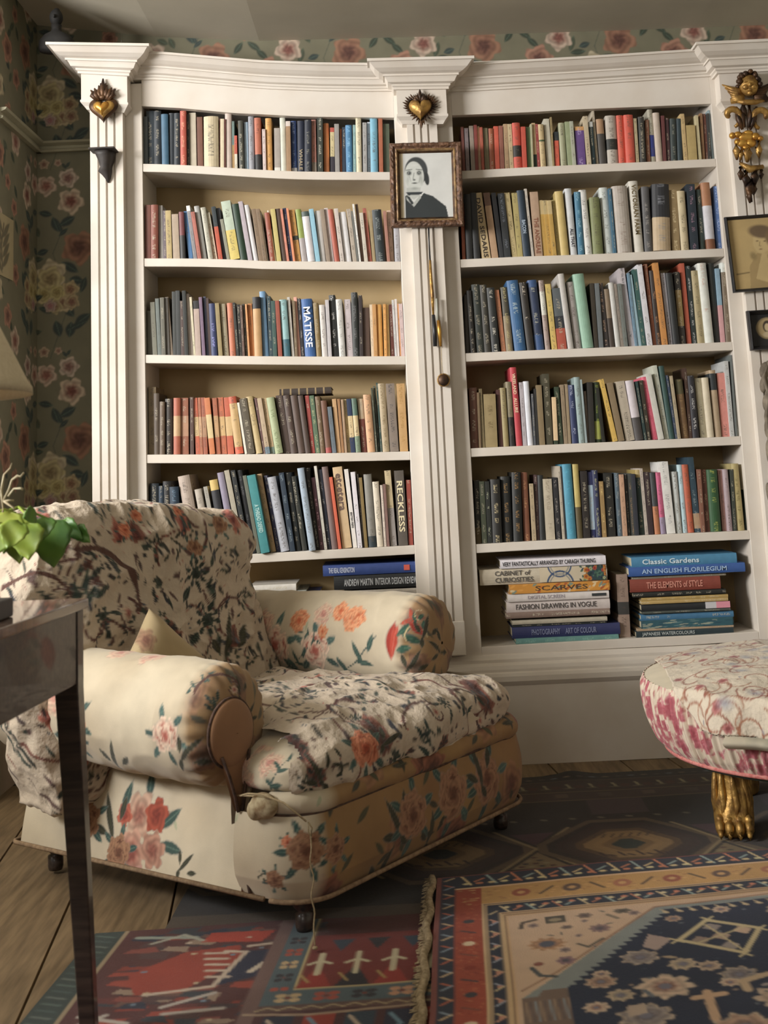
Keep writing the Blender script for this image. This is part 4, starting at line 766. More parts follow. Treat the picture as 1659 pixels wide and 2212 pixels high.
for k in range(90): cv.ell(.30+rq.random()*1.2, .37+rq.random()*1.1, .005, .004, 0, rq.choice(['5c6470', '8c7c70', '3c4a5c', '2c3a50']))
hexm(.60, .506, .088, .09, 'b8ac8c', .012)
for dx, dy, c in [(0, 0, 'a08c80'), (-.01, -.05, '8c8484'), (.05, -.02, 'b8a090'), (.01, .05, '8c8484'), (-.045, .01, '8c7c74')]:
    cv.poly([(.6+dx-.02, .506+dy), (.6+dx-.002, .506+dy-.022), (.6+dx+.022, .506+dy-.004), (.6+dx+.006, .506+dy+.02)], c)
cv.line([(.58, .44), (.63, .58)], .005, 'b8ac8c'); cv.line([(.545, .53), (.66, .47)], .005, 'b8ac8c')
for (x, y) in [(.508, .506), (.69, .486), (.592, .412), (.63, .60)]: cv.line([(x-.012, y-.012), (x+.012, y+.012)], .006, 'b8ac8c'); cv.line([(x-.012, y+.012), (x+.012, y-.012)], .006, 'b8ac8c')
cv.line([(.523, .75), (.515, .86)], .018, 'b89c84'); cv.line([(.495, .772), (.552, .765)], .018, 'b89c84')
cv.line([(.60, .76), (.60, .69+.03), (.655, .70)], .018, 'b09c84')
for k in range(26):
    x, y = .19+rq.random()*.26, .31+rq.random()*.32
    if y < .60-(x-.19)*1.0: cv.rose(x, y, .008+.006*rq.random(), '94807c', '7c6c68', '5c545c', 6, rq.random()*6) if k % 2 else cv.leaf(x, y, .022, .008, rq.random()*3, '6c6460')
# spandrel motifs
cv.rose(.24, .461, .040, 'a88468', '8c6454', '4c5060', 10, 0, .8); cv.ell(.24, .461, .018, .016, 0, '4c5060')
cv.rose(.272, .55, .020, '8c7078', '6c5c68', '4c4c5c', 6, 0); cv.rose(.36, .405, .024, '8c7474', '78666c', '54505c', 8, 0, .9)
cv.rect(.245, .292, .315, .352, '484440'); cv.ell(.268, .335, .016, .01, 0, '8c806c'); cv.rose(.335, .328, .018, '7c6c64', '6c5c58', '544c50', 6, 1, .8); cv.rose(.42, .322, .02, '6c645c', '58504c', '44403c', 6, 1, .7); cv.rose(.29, .382, .014, '7c6c64', '6c5c58', '544c50', 6, 1, .8)
cv.line([(.19, .365), (.195, .335), (.225, .325)], .010, '4c4440'); cv.line([(.305, .475), (.325, .495), (.36, .46)], .008, '54504c'); cv.line([(.20, .57), (.215, .61), (.245, .62)], .011, '444a50'); cv.ell(.215, .555, .012, .010, 0, '7c4c44'); cv.line([(.385, .335), (.405, .36)], .01, '7c7064')
cv.a = np.clip(cv.a*1.45, 0, .8)
rB, PB_ = rug('oriental_rug', cv, (.06, -1.157), (.992, .127), (-.06, -.998), .013, .006, .0045, 'oriental rug with a navy flowered field, cream corner and orange borders, front right')
fr = MB(); 
pts = [(.06-.06*t-.012+.004*math.sin(t*37), -1.157-.998*t, .019+.002*math.sin(t*90)) for t in np.linspace(-.005, 1.45, 260)]
fr.tube(pts, [.0065+.003*abs(math.sin(i*1.7)) for i in range(len(pts))], 6)
for t in np.linspace(0, 1.4, 190):
    x, y = .06-.06*t-.014, -1.157-.998*t; a = rq.uniform(-.5, .5); fr.tube([(x, y, .018), (x-.012*math.cos(a), y-.012*math.sin(a), .016), (x-.020*math.cos(a*1.6), y-.02*math.sin(a*1.6), .0145)], [.0025, .002, .001], 4)
fo = fr.build('fringe', two_tone('wool_fringe', 'b8a688', '8c7c60', 120, .95, bs=.8, bd=.003), rB, smooth=True); fo['kind'] = 'stuff'
# dark rug at the back
cv = Cv(2.3, 1.13, .003, '332a25')
X0, Y0 = -.52, -.238
def A(x, y): return (x-X0, Y0-y)     # world -> canvas
cv.rect(0, 2.3, 0, .018, '2a2826'); cv.rect(0, 2.3, .018, .075, '2e2a28')
for i in range(60): cv.ell(.02+i*.04, .045, .012, .006, 0, ['5c6068', '6c5c4c', '4c4440'][i % 3])
cv.rect(0, 2.3, .075, .20, '3c302a'); cv.line([(0, .078), (2.3, .078)], .004, '5c5040'); cv.line([(0, .205), (2.3, .205)], .006, '6c5c44')
for i in range(34):
    x = .03+i*.07; cv.line([(x, .12), (x+.006, .16)], .009, '8c8468'); cv.line([(x-.012, .165), (x+.016, .165)], .006, '6c6450'); cv.ell(x+.034, .15, .016, .02, 0, '4a3028')
cv.rect(0, 2.3, .21, .29, '40322c'); cv.line([(0, .295), (2.3, .295)], .006, '6c5c44')
for i in range(18): cv.rect(.05+i*.13, .09+i*.13, .225, .265, ['4c4038', '58483c'][i % 2])
cv.rect(0, 2.3, .30, 1.13, '2a2522')
def diamond(cx, cy, a, b, cs):
    for k, c in enumerate(cs):
        s = 1-k/len(cs)*.92; cv.poly([(cx-a*s, cy-b*.15*s), (cx-a*.35*s, cy-b*s), (cx+a*.35*s, cy-b*s), (cx+a*s, cy-b*.15*s), (cx+a*s, cy+b*.15*s), (cx+a*.35*s, cy+b*s), (cx-a*.35*s, cy+b*s), (cx-a*s, cy+b*.15*s)], c)
for i, wx in enumerate([-.39, .10, .585, 1.08, 1.57]):
    cx, cy = A(wx, -.955); diamond(cx, cy, .235, .215, ['5c4c3a', '2e2624', '382a28', '3c302c', '5c4834', '8c7450', '947a54', '7c6444', '2c3834'])
    for q in range(8):
        x = cx-.085+q*.024; cv.line([(x, cy+.06+.02*(q % 2)), (x+.014, cy+.09)], .008, '3a2c2c'); cv.line([(x, cy-.06), (x+.012, cy-.085)], .006, '4c3c34')
    cv.rect(cx-.06, cx+.10, cy-.42, cy-.27, '382e34' if i % 2 else '443638')
    for q in range(6): cv.ell(cx-.2+q*.08, cy-.24, .012, .008, .5, '6c6454')
    mx = cx+.245; cv.line([(mx-.10, cy+.16), (mx, cy), (mx+.10, cy+.16)], .010, '8c7c5c'); cv.line([(mx-.10, cy-.16), (mx, cy), (mx+.10, cy-.16)], .010, '8c7c5c')
    cv.poly([(mx, cy+.03), (mx-.075, cy+.15), (mx+.075, cy+.15)], '7c6c50')
    for q in range(5):
        for p in range(q): cv.ell(mx-.012*q+p*.026, cy+.045+q*.022, .009, .006, 0, ['2c2c34', '4c2c2c', '8c8468'][(q+p) % 3])
    cv.poly([(mx, cy-.03), (mx-.06, cy-.13), (mx+.06, cy-.13)], '4c343c')
cv.rect(0, 2.3, 1.06, 1.13, '4c4034')
rug('patterned_rug', cv, (X0, Y0), (1, .03), (-.03, -1), .0, .005, .0052, 'dark brown and navy rug with large diamond medallions, nearest the bookcase plinth', lambda U, V: .012*np.exp(-((U-1.04)/.05)**2)*np.exp(-(V/.06)**2))
# red rug front left
cv = Cv(1.25, 1.35, .003, '4c2626')
X1, Y1 = -.705, -1.375
def Bc(x, y): return (x-X1, Y1-y)
cv.rect(0, .065, 0, 1.35, '2c3836'); cv.rect(.065, .075, 0, 1.35, '8c7c64')
for i in range(50): cv.line([(.012, .02+i*.028), (.05, .034+i*.028)], .006, ['4c5c58', '3c4c4c', '5c6460'][i % 3])
for i in range(260):
    x, y = .10+rq.random()*.38, rq.random()*1.3; c = rq.choice(['7c3428', '8c3c2e', '24283a', '3c2c30', '5c2a28', '644840', '7c4038', '30343c', '8c7868', '4c3434']); cv.poly([(x, y), (x+.05*rq.random()+.03, y+rq.uniform(-.01, .01)), (x+.05, y+.02+.02*rq.random()), (x-.01, y+.02)], c)
cv.poly([Bc(-.56, -1.62), Bc(-.47, -1.52), Bc(-.36, -1.50), Bc(-.34, -1.58), Bc(-.43, -1.72), Bc(-.52, -1.72)], '8c382a')
cv.poly([Bc(-.44, -1.42), Bc(-.30, -1.43), Bc(-.32, -1.49), Bc(-.45, -1.47)], 'a03c2c'); cv.poly([Bc(-.34, -1.54), Bc(-.25, -1.52), Bc(-.28, -1.66), Bc(-.37, -1.70)], '20243c')
for q in range(5): p = Bc(-.38+.008*q, -1.54-.03*q); cv.line([p, (p[0]-.045, p[1]-.006)], .010, 'b8a898')
cv.line([Bc(-.385, -1.53), Bc(-.34, -1.54), Bc(-.37, -1.70), Bc(-.50, -1.72)], .011, 'b8a898'); cv.line([Bc(-.60, -1.42), Bc(-.47, -1.44)], .014, '8c948c'); cv.line([Bc(-.56, -1.46), Bc(-.50, -1.42), Bc(-.45, -1.46)], .010, '9c9c90')
cv.line([Bc(-.34, -1.51), Bc(-.24, -1.49)], .011, 'b8a898'); cv.line([Bc(-.31, -1.64), Bc(-.29, -1.60), Bc(-.22, -1.58)], .014, 'c0b4a4')
for (a, b, c, d) in [(-.45, -1.78, -.36, -1.73), (-.44, -1.81, -.33, -1.80), (-.60, -1.80, -.50, -1.84), (-.62, -1.86, -.55, -1.80), (-.30, -1.90, -.22, -1.86), (-.52, -1.95, -.40, -1.9)]: cv.line([Bc(a, b), Bc(c, d)], .012, 'a8a098')
for q in range(30): x, y = Bc(-.64+rq.random()*.40, -1.45-rq.random()*.9); cv.ell(x, y, .007, .005, 0, rq.choice(['b8a88c', 'b8a898', '6c7c8c']))
# blue-grey border with rosettes, red band of pointed leaves
bx = Bc(-.265, 0)[0]
cv.rect(bx-.03, bx, 0, 1.35, '6c5450'); cv.rect(bx, bx+.055, 0, 1.35, '4c5c64')
for i in range(18):
    x, y = bx+.028, .12+i*.062; c = ['2c2c34', 'a04c3c', 'b8a07c'][i % 3]
    for ax in (-.01, .01):
        for ay in (-.01, .01): cv.ell(x+ax, y+ay, .009, .009, 0, c)
    cv.ell(x, y, .005, .005, 0, '6c3c34')
cv.rect(bx+.055, bx+.060, 0, .37, 'b0a078'); cv.rect(bx+.060, 1.25, .10, .36, '6c2824')
for i in range(12):
    x = bx+.09+i*.075; cv.poly([(x-.035, .36), (x, .26), (x+.035, .36)], '201e28' if i % 2 else '8c3028'); cv.line([(x, .20), (x, .30)], .012, 'c0b89c'); cv.line([(x-.022, .25), (x, .235), (x+.022, .25)], .009, 'c0b89c'); cv.line([(x-.03, .30), (x-.012, .335)], .006, 'a08858')
    cv.poly([(x+.012, .13), (x+.06, .13), (x+.036, .19)], '24242c' if i % 2 else '2c3c4c')
cv.rect(bx+.055, 1.25, .36, .366, 'b0a078'); cv.rect(bx, 1.25, .366, .43, '4c5c64')
for i in range(13):
    x, y = bx+.05+i*.072, .398
    for ax in (-.013, .013):
        for ay in (-.010, .010): cv.ell(x+ax, y+ay, .012, .009, 0, ['b8a07c', 'a04c3c', '2c2c34', 'b88c70'][i % 4])
    cv.ell(x, y, .006, .006, 0, '6c3c34')
cv.rect(bx, 1.25, .43, .455, '5c4440'); cv.line([(bx+k*.02, .443+.006*(-1)**k) for k in range(50)], .004, 'a89878')
cv.rect(bx, 1.25, .455, 1.35, '46262a')
for i in range(14):
    x = bx+.02+i*.075; cv.rect(x, x+.055, .475, .60, ['24283c', '8c3428', '2c3c4c'][i % 3]); cv.line([(x+.008, .49), (x+.03, .53), (x+.012, .57)], .008, ['b8a898', '6c8ca0'][i % 2]); cv.rect(x, x+.05, .64, .78, ['3c5060', '7c2c26'][i % 2])
cv.line([(bx-.02, .46), (bx+.1, .475), (bx+.3, .46)], .008, 'a08c78')
cv.a = np.clip(cv.a*1.12, 0, .8)
rug('kilim_rug', cv, (X1, Y1), (1, .04), (-.08, -1), .0, .007, .0048, 'red, navy and slate tribal rug under the front of the armchair, front left')
# ---------------------------------------------------------------- armchair
ch = empty('armchair', (-.248, -1.499, 0), math.radians(54))
tag(ch, 'low deep rolled-arm armchair in faded rose-printed cotton with loose covers', 'armchair')
rc = random.Random(4)
def fabric_rose():
    c = Cv(.62, .62, .002, 'cbbd9c', wrap=True)
    for k in range(5): c.ell(rc.random()*.62, rc.random()*.62, .14, .10, rc.random()*3, 'c2ae94', 1.0, .6)
    def spray(x, y, s, ph, cols):
        for a in range(7): t = ph+a*.9; c.leaf(x+math.cos(t)*s*1.25, y+math.sin(t)*s*1.25, s*.95, s*.42, t, rc.choice(['3c5450', '4c665c', '35504c', '5c7468']), '6c8478')
        c.rose(x, y, s, *cols, 6, ph, .95)
    R1 = ('e0c4ac', 'c87c68', 'a04840'); R2 = ('c86c50', 'b84c38', '8c2c24'); R3 = ('d8b89c', 'c89078', 'a85c4c'); R4 = ('d08868', 'c87054', 'a04434')
    spray(.12, .14, .060, .4, R1); spray(.255, .17, .052, 1.4, R3); spray(.20, .06, .03, 2, R2); spray(.42, .10, .04, 2.2, R4)
    spray(.08, .40, .045, .9, R4); spray(.19, .47, .062, 2.6, R1); spray(.30, .42, .03, 1.6, R2); spray(.50, .36, .055, .1, R3); spray(.44, .53, .038, 1.1, R4); spray(.56, .22, .03, 2.9, R2)
    for k in range(26): c.leaf(rc.random()*.62, rc.random()*.62, .035, .012, rc.random()*6, rc.choice(['5c7468', '7c8c7c', '8c9484']), '9ca894')
    for k in range(12):
        x, y, a = rc.random()*.62, rc.random()*.62, rc.random()*6; c.arc(x, y, .05, a, a+1.6, .003, '6c7c68')
    return c
def fabric_sprig():
    c = Cv(.46, .46, .0018, 'c4b6a4', wrap=True)
    for k in range(7): x, y, a = rc.random()*.46, rc.random()*.46, rc.random()*6; c.arc(x, y, .045+.03*rc.random(), a, a+2.6, .007, rc.choice(['6c4038', '5c3c38', '744c44']), 14, -.02)
    for k in range(6): c.rose(rc.random()*.46, rc.random()*.46, .020+.014*rc.random(), *rc.choice([('c09484', 'a86454', '7c3830'), ('b87464', 'a05048', '6c2c28'), ('8c5c50', '6c4038', '4c2c28')]), 6, rc.random()*6, .8)
    for k in range(175): c.leaf(rc.random()*.46, rc.random()*.46, .016+.022*rc.random(), .007+.009*rc.random(), rc.random()*6, rc.choice(['2c2c30', '34342f', '2f3a36', '3c4840', '4c3c3c', '30343f', '5c4440', '3a443c']), '4c4c48')
    for k in range(10):
        x, y = rc.random()*.46, rc.random()*.46
        for a in range(7): c.leaf(x+math.cos(a*.9)*.017, y+math.sin(a*.9)*.017, .019, .012, a*.9, rc.choice(['2c3430', '34443c', '2c2c30']), '4c5c50')
    for k in range(90): c.ell(rc.random()*.46, rc.random()*.46, .0035, .0025, 0, rc.choice(['7c3c38', '4c5460', '5c4440', 'a8685c']))
    return c
F1, F2 = fabric_rose(), fabric_sprig()
F3 = Cv(.4, .4, .002, 'b5a27e', wrap=True)
for k in range(9): F3.rose(rc.random()*.4, rc.random()*.4, .02+.015*rc.random(), *rc.choice([('b89078', 'a87460', '8c5444'), ('a8886c', '98705c', '7c5444')]), 6, rc.random()*6)
for k in range(30): F3.leaf(rc.random()*.4, rc.random()*.4, .03, .01, rc.random()*6, rc.choice(['8c7c58', '7c6c50', '9c8c68']), 'a89870')
F4 = Cv(.5, .5, .002, '94744c', wrap=True)   # worn, browned seat-front cotton with some of the front's shade painted in
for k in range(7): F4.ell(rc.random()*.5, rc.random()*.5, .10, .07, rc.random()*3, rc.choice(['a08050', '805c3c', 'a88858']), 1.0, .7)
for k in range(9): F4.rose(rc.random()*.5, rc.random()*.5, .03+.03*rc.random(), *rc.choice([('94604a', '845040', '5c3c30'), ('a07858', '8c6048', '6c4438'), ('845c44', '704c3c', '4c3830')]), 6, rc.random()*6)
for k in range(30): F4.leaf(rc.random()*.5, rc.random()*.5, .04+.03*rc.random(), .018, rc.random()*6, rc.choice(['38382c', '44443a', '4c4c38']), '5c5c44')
def mk_peony(cols, leaf=True, seed=0, res=.0014):
    c = Cv(.19, .19, res, '888888'); r_ = random.Random(seed)
    if leaf:
        for a in (.4, 1.5, 2.7, 3.6, 4.6, 5.6): c.leaf(.095+math.cos(a)*.062, .095+math.sin(a)*.062, .055, .024, a, r_.choice(['3c5450', '486460', '35504c']), '7c9488')
    for (dx, dy, rr) in [(-.020, -.012, .030), (.020, -.014, .030), (0, .024, .030), (-.022, .012, .028), (.024, .012, .028), (0, 0, .034)]: c.rose(.095+dx, .095+dy, rr, *cols, 4, r_.random()*6)
    for k in range(26):
        a, d = r_.random()*6.3, .012+.036*r_.random(); c.arc(.095+math.cos(a)*d*.5, .095+math.sin(a)*d*.5, d*.5, a, a+1.2, .0022, r_.choice([cols[2], cols[0], cols[0]]), 6)
    return c
PK = mk_peony(('e6cdb8', 'd09080', 'b05c50')); PR = mk_peony(('d88c6c', 'c46a4c', 'a0442c'), seed=2); PB = mk_peony(('a47c60', '8c5c48', '64402f'), True, 3); PO = mk_peony(('e0a078', 'd88058', 'c05c38'), False, 4); PF = mk_peony(('dcc0a8', 'd4a898', 'c88c80'), False, 5)
def mk(fn, w=.2, h=.2): c = Cv(w, h, .0014, '888888'); fn(c); return c
def f_leaves(c):
    c.line([(.02, .04), (.10, .09), (.18, .17)], .004, '3c5450')
    for x, y, l, a in [(.05, .075, .07, 2.1), (.08, .05, .07, -.3), (.11, .12, .08, 2.0), (.13, .09, .07, -.1), (.16, .15, .06, 1.2), (.03, .03, .05, 3.6)]: c.leaf(x, y, l, .022, a, '3a544e', '6c8478')
def f_tulip(c):
    c.leaf(.06, .09, .13, .06, 1.35, '9c3428', 'b8584c'); c.leaf(.068, .085, .12, .035, 1.25, 'b04434', 'c87464')
    for x, y, l, a in [(.11, .12, .08, .6), (.13, .09, .07, -.4), (.10, .06, .06, .2)]: c.leaf(x, y, l, .03, a, '2f5446', '5c7c68')
    c.leaf(.13, .15, .09, .025, .3, 'b04c38'); c.arc(.14, .10, .03, 0, 3.6, .005, 'c0b088')
def f_branch(c):
    c.arc(.10, .02, .12, 2.6, .5, .012, '5c4038', 18); c.arc(.17, .06, .035, 1.8, -3.4, .006, '5c3c38', 18, -.012); c.rose(.17, .06, .016, 'cdb4a0', 'b88478', '9c5450', 6, 0)
    for x, y, a in [(.05, .05, 1.9), (.07, .03, 1.5), (.09, .05, 1.2), (.04, .02, 2.2)]: c.leaf(x, y, .06, .018, a, '34423f')
def f_palm(c):
    for a in (.9, 1.25, 1.6, 1.95, 2.3): c.line([(.10, .03), (.10+math.cos(a)*.11, .03+math.sin(a)*.13)], .0035, '5c4038'); c.rose(.10+math.cos(a)*.11, .03+math.sin(a)*.13, .014, '6c4c44', '5c3c38', '4c302c', 5, a)
    c.leaf(.10, .035, .10, .026, .12, '2a2f2b'); c.leaf(.16, .15, .06, .02, 1.2, '2c2e2c'); c.leaf(.12, .18, .05, .02, .4, '2c2e2c')
def f_green(c):
    for k in range(9): a = k*.7; c.leaf(.10+math.cos(a)*.035, .10+math.sin(a)*.035, .03, .018, a, '2c3834', '4c5c50')
    c.rose(.10, .10, .022, '3c4840', '34403a', '28302c', 6, 0); c.leaf(.05, .04, .07, .03, .8, '26302c'); c.leaf(.15, .045, .07, .025, 2.0, '2c3430')
def f_darkleaf(c):
    for x, y, l, a in [(.10, .10, .15, .7), (.06, .12, .07, 1.6), (.14, .06, .07, .1), (.05, .05, .05, 1.2)]: c.leaf(x, y, l, .028, a, '38392c', '54543c')
def f_cluster(c):
    for x, y, l, a in [(.05, .15, .06, 1.3), (.10, .17, .05, 1.7), (.155, .12, .06, .6), (.16, .08, .06, -.2), (.04, .07, .05, 2.6), (.15, .03, .05, .2), (.12, .03, .05, .1)]: c.leaf(x, y, l, .022, a, '38504a', '6c8478')
    c.rose(.085, .125, .036, 'ccaa94', 'b88c78', '946054', 6, 0); c.rose(.125, .125, .026, 'a4503c', '944434', '7c3428', 5, 1); c.rose(.07, .07, .036, 'c89c88', 'b07464', '8c4c44', 6, 2); c.rose(.12, .075, .028, 'b88c78', 'a47464', '8c5448', 6, 3); c.rose(.05, .125, .018, 'b86450', 'a04c3c', '8c3c30', 5, 4); c.rose(.085, .03, .024, 'b89084', '9c6c64', '7c4c48', 6, 5)
LV, TU, BR, PA, GR, DL, CL = mk(f_leaves), mk(f_tulip), mk(f_branch), mk(f_palm), mk(f_green), mk(f_darkleaf), mk(f_cluster)
F1 = Cv(.5, .5, .002, 'c9bda6', wrap=True)
for k in range(9): F1.ell(rc.random()*.5, rc.random()*.5, .11, .08, rc.random()*3, rc.choice(['bfb098', 'd0c6b0', 'b8a78c']), 1.0, .5)
for k in range(5): F1.leaf(rc.random()*.5, rc.random()*.5, .03, .010, rc.random()*6, 'a8ac90', 'b8b8a0')
def norms(P, flip=1):
    a = np.gradient(P, axis=0); b = np.gradient(P, axis=1); n = np.cross(a, b); return flip*n/(np.linalg.norm(n, axis=-1, keepdims=True)+1e-9)
def displace(P, amt): return P+norms(P)*amt[..., None]
# --- near and far arms (bolsters)
def arm(name, uc, zc, r, v0, v1, flip, cvs, off, wr=1.0, drop=0., dl=()):
    nt, ns = 150, 210; t = np.linspace(0, 2*PI, nt, endpoint=False); L_ = v1-v0
    # arc-length samples: rounded front end, tube, rounded back
    s = -r*.9195+(L_+r*.9195)*np.linspace(0, 1, ns)**1.25; T, S = np.meshgrid(t, s, indexing='ij')
    k = np.where(S < 0, np.sqrt(np.clip(1-(S/(-r*.92))**2, 0.0001, 1)), 1.0); V = v0+np.where(S < 0, S*.55, S)
    rad = r*k*(1+.03*np.sin(S*9)); du = 1.0; dz = 1.08
    P = np.stack([uc+np.cos(T)*rad*du, V, zc-drop*np.clip(S, 0, 9)+np.sin(T)*rad*dz], -1)
    ar = S+off; cc = cvs.sample(T*r+off*2, ar)
    q = P*1.0; w = .0035*fbm(q, 9, 3, 3)+.003*ridg(q, 14, 8); front = np.clip(1-np.abs(S+.02)/.06, 0, 1)
    w = w*wr+front*.0035*np.sin(T*22+3*fbm(q, 6, 1, 1)); P = displace(P, -w*flip); fb = np.clip((.028-S)/.05, 0, 1)[..., None]; cc = cc*(1-fb)+(F4.sample(T*r, S+.1)*.9+.1*cc)*fb; cc = deco(P, cc, ch, dl)  # front ends blend to brown; on the near arm this is painted shade
    return gridmesh(name, P, M['fabric'], ch, cc, closeu=True, local=True), P
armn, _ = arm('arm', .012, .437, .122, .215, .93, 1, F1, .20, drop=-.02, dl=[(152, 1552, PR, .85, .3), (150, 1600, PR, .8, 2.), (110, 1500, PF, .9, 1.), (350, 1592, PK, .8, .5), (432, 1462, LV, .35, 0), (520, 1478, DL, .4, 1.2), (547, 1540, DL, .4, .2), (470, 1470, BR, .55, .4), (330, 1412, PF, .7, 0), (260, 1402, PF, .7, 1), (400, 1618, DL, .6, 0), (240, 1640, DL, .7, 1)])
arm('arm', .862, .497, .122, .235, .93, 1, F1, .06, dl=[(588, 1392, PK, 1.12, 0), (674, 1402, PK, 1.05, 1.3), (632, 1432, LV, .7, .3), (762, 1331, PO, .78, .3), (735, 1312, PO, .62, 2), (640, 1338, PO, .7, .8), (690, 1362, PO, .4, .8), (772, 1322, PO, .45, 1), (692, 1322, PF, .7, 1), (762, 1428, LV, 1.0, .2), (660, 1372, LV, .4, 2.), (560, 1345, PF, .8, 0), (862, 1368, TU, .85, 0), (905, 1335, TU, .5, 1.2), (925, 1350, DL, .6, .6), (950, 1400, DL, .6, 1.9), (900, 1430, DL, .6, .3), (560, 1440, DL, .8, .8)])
# round front facings of the arms and the stem that runs down from the near one
def facing(uc, zc, r, v, cvs, stem, off, dark=False):
    nt, nr = 90, 30; T, R = np.meshgrid(np.linspace(0, 2*PI, nt, endpoint=False), np.linspace(0.02, 1, nr), indexing='ij')
    P = np.stack([uc+np.cos(T)*R*r, v-.02*np.sqrt(np.clip(1-R**2, 0, 1)), zc+np.sin(T)*R*r*1.05], -1)
    fo_ = gridmesh('arm_facing', P, M['fabric'], armn, cvs.sample(P[..., 0]+off, P[..., 2]+off), closeu=True, local=True)
    MB().tube([(uc+math.cos(a)*r, v+.001, zc+math.sin(a)*r*1.05) for a in np.linspace(0, 2*PI, 40)], .004, 6).build('welt', M['welt'], armn, True, local=True)
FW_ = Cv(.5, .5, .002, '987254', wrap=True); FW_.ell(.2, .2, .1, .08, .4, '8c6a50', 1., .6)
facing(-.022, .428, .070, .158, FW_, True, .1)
def panel(name, pts0, pts1, cvs, off, nu=90, nv=90, bulge=.01, m='fabric', dl=()):
    """ruled patch between two poly-lines, sampled densely, bulging outwards"""
    def rs(p, n):
        p = np.array(p, float); d = np.r_[0, np.cumsum(np.linalg.norm(np.diff(p, axis=0), axis=1))]; t = np.linspace(0, d[-1], n); return np.stack([np.interp(t, d, p[:, i]) for i in range(3)], -1), d[-1]
    a, la = rs(pts0, nu); b, lb = rs(pts1, nu); t = np.linspace(0, 1, nv); P = a[:, None]*(1-t)[None, :, None]+b[:, None]*t[None, :, None]
    P = displace(P, bulge*np.sin(PI*t)[None, :]+.003*fbm(P, 7, 2, 3)+0*P[..., 0]); h = np.linalg.norm(a.mean(0)-b.mean(0))
    U, V = np.meshgrid(np.linspace(0, la, nu), np.linspace(0, h, nv), indexing='ij'); return gridmesh(name, P, M[m], ch, deco(P, cvs.sample(U+off[0], V+off[1]), ch, dl), local=True)
# side panels below the arms
panel('side_panel', [(.0, .93, .088), (-.008, .15, .088)], [(.10, .93, .36), (.075, .165, .36)], F1, (.02, .30), 240, 120, .016, dl=[(305, 1795, CL, 1.5, 0), (232, 1760, DL, .9, 1.2), (250, 1840, PB, .8, 1), (395, 1860, DL, .5, 0), (180, 1770, PB, .9, 0)])
panel('side_panel', [(.958, .10, .088), (.97, .93, .088)], [(.958, .10, .40), (.97, .93, .40)], F1, (.3, .02), 150, 70, .006)
# arm stem: narrow tapered facing between side and seat, and the cloth behind it
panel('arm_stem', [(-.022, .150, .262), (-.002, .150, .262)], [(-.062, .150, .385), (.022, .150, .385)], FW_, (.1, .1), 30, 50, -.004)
panel('arm_panel', [(-.012, .172, .23), (.13, .172, .23)], [(-.02, .172, .42), (.13, .172, .42)], F1, (.2, .1), 40, 50, .004)
MB().tube([(-.064, .146, .385), (-.045, .143, .34), (-.030, .143, .30), (-.020, .143, .262)], .004, 6).build('welt', M['welt'], ch, True, local=True)
MB().tube([(.024, .146, .385), (.010, .143, .34), (.002, .143, .30), (-.006, .143, .262)], .004, 6).build('welt', M['welt'], ch, True, local=True)
# seat base (projecting front with rounded corners)
def rrect(u0, u1, v0, v1, r, n=10):
    p = []
    for cx, cy, a0 in ((u0+r, v0+r, PI), (u1-r, v0+r, 1.5*PI), (u1-r, v1-.02, 0), (u0+r, v1-.02, .5*PI)):
        rr_ = r if cy < .3 else .02
        cx2 = (u0+rr_ if cx < .5*(u0+u1) else u1-rr_)
        p += [(cx2+rr_*math.cos(a0+k*PI/2/n), cy+rr_*math.sin(a0+k*PI/2/n)) for k in range(n+1)]
    return p
def loop_rs(p, n):
    p = np.array(p+[p[0]], float); d = np.r_[0, np.cumsum(np.linalg.norm(np.diff(p, axis=0), axis=1))]; t = np.linspace(0, d[-1], n, endpoint=False); return np.stack([np.interp(t, d, p[:, i]) for i in range(2)], -1), t
base = rrect(-.012, .956, -.035, .95, .10); o2, tt = loop_rs(base, 760); ce = o2.mean(0)
zs = np.linspace(.088, .262, 70); Z, I = np.meshgrid(zs, np.arange(len(o2)), indexing='xy')
nrm = np.gradient(o2, axis=0); nrm = np.stack([nrm[:, 1], -nrm[:, 0]], -1); nrm /= np.linalg.norm(nrm, axis=1, keepdims=True)+1e-9
bl = .014*np.sin((Z-.088)/.174*PI)-.014*np.clip((.13-Z)/.05, 0, 1)
P = np.zeros(Z.shape+(3,)); P[..., 0] = o2[I, 0]+nrm[I, 0]*bl; P[..., 1] = o2[I, 1]+nrm[I, 1]*bl; P[..., 2] = Z-.012*np.clip((P[..., 0]-.0)*0, 0, 1)
P = displace(P, .003*fbm(P, 8, 4, 3)); U_ = tt[I]
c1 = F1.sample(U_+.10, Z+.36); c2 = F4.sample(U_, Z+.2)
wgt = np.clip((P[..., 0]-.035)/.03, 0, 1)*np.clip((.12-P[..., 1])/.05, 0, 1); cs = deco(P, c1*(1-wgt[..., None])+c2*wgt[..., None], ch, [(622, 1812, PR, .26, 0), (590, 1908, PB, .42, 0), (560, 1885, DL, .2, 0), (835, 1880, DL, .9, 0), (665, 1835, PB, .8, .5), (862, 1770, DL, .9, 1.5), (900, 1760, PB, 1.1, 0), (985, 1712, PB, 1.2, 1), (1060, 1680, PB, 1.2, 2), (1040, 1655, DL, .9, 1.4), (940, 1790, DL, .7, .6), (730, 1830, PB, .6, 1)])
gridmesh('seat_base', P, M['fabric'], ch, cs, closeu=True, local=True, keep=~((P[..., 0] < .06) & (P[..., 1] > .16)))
MB().tube([(x, y, .090) for x, y in rrect(-.014, .958, -.037, .95, .10)+[(-.014, .08)]], .0055, 6).build('bottom_welt', M['weltlight'], ch, True, local=True)
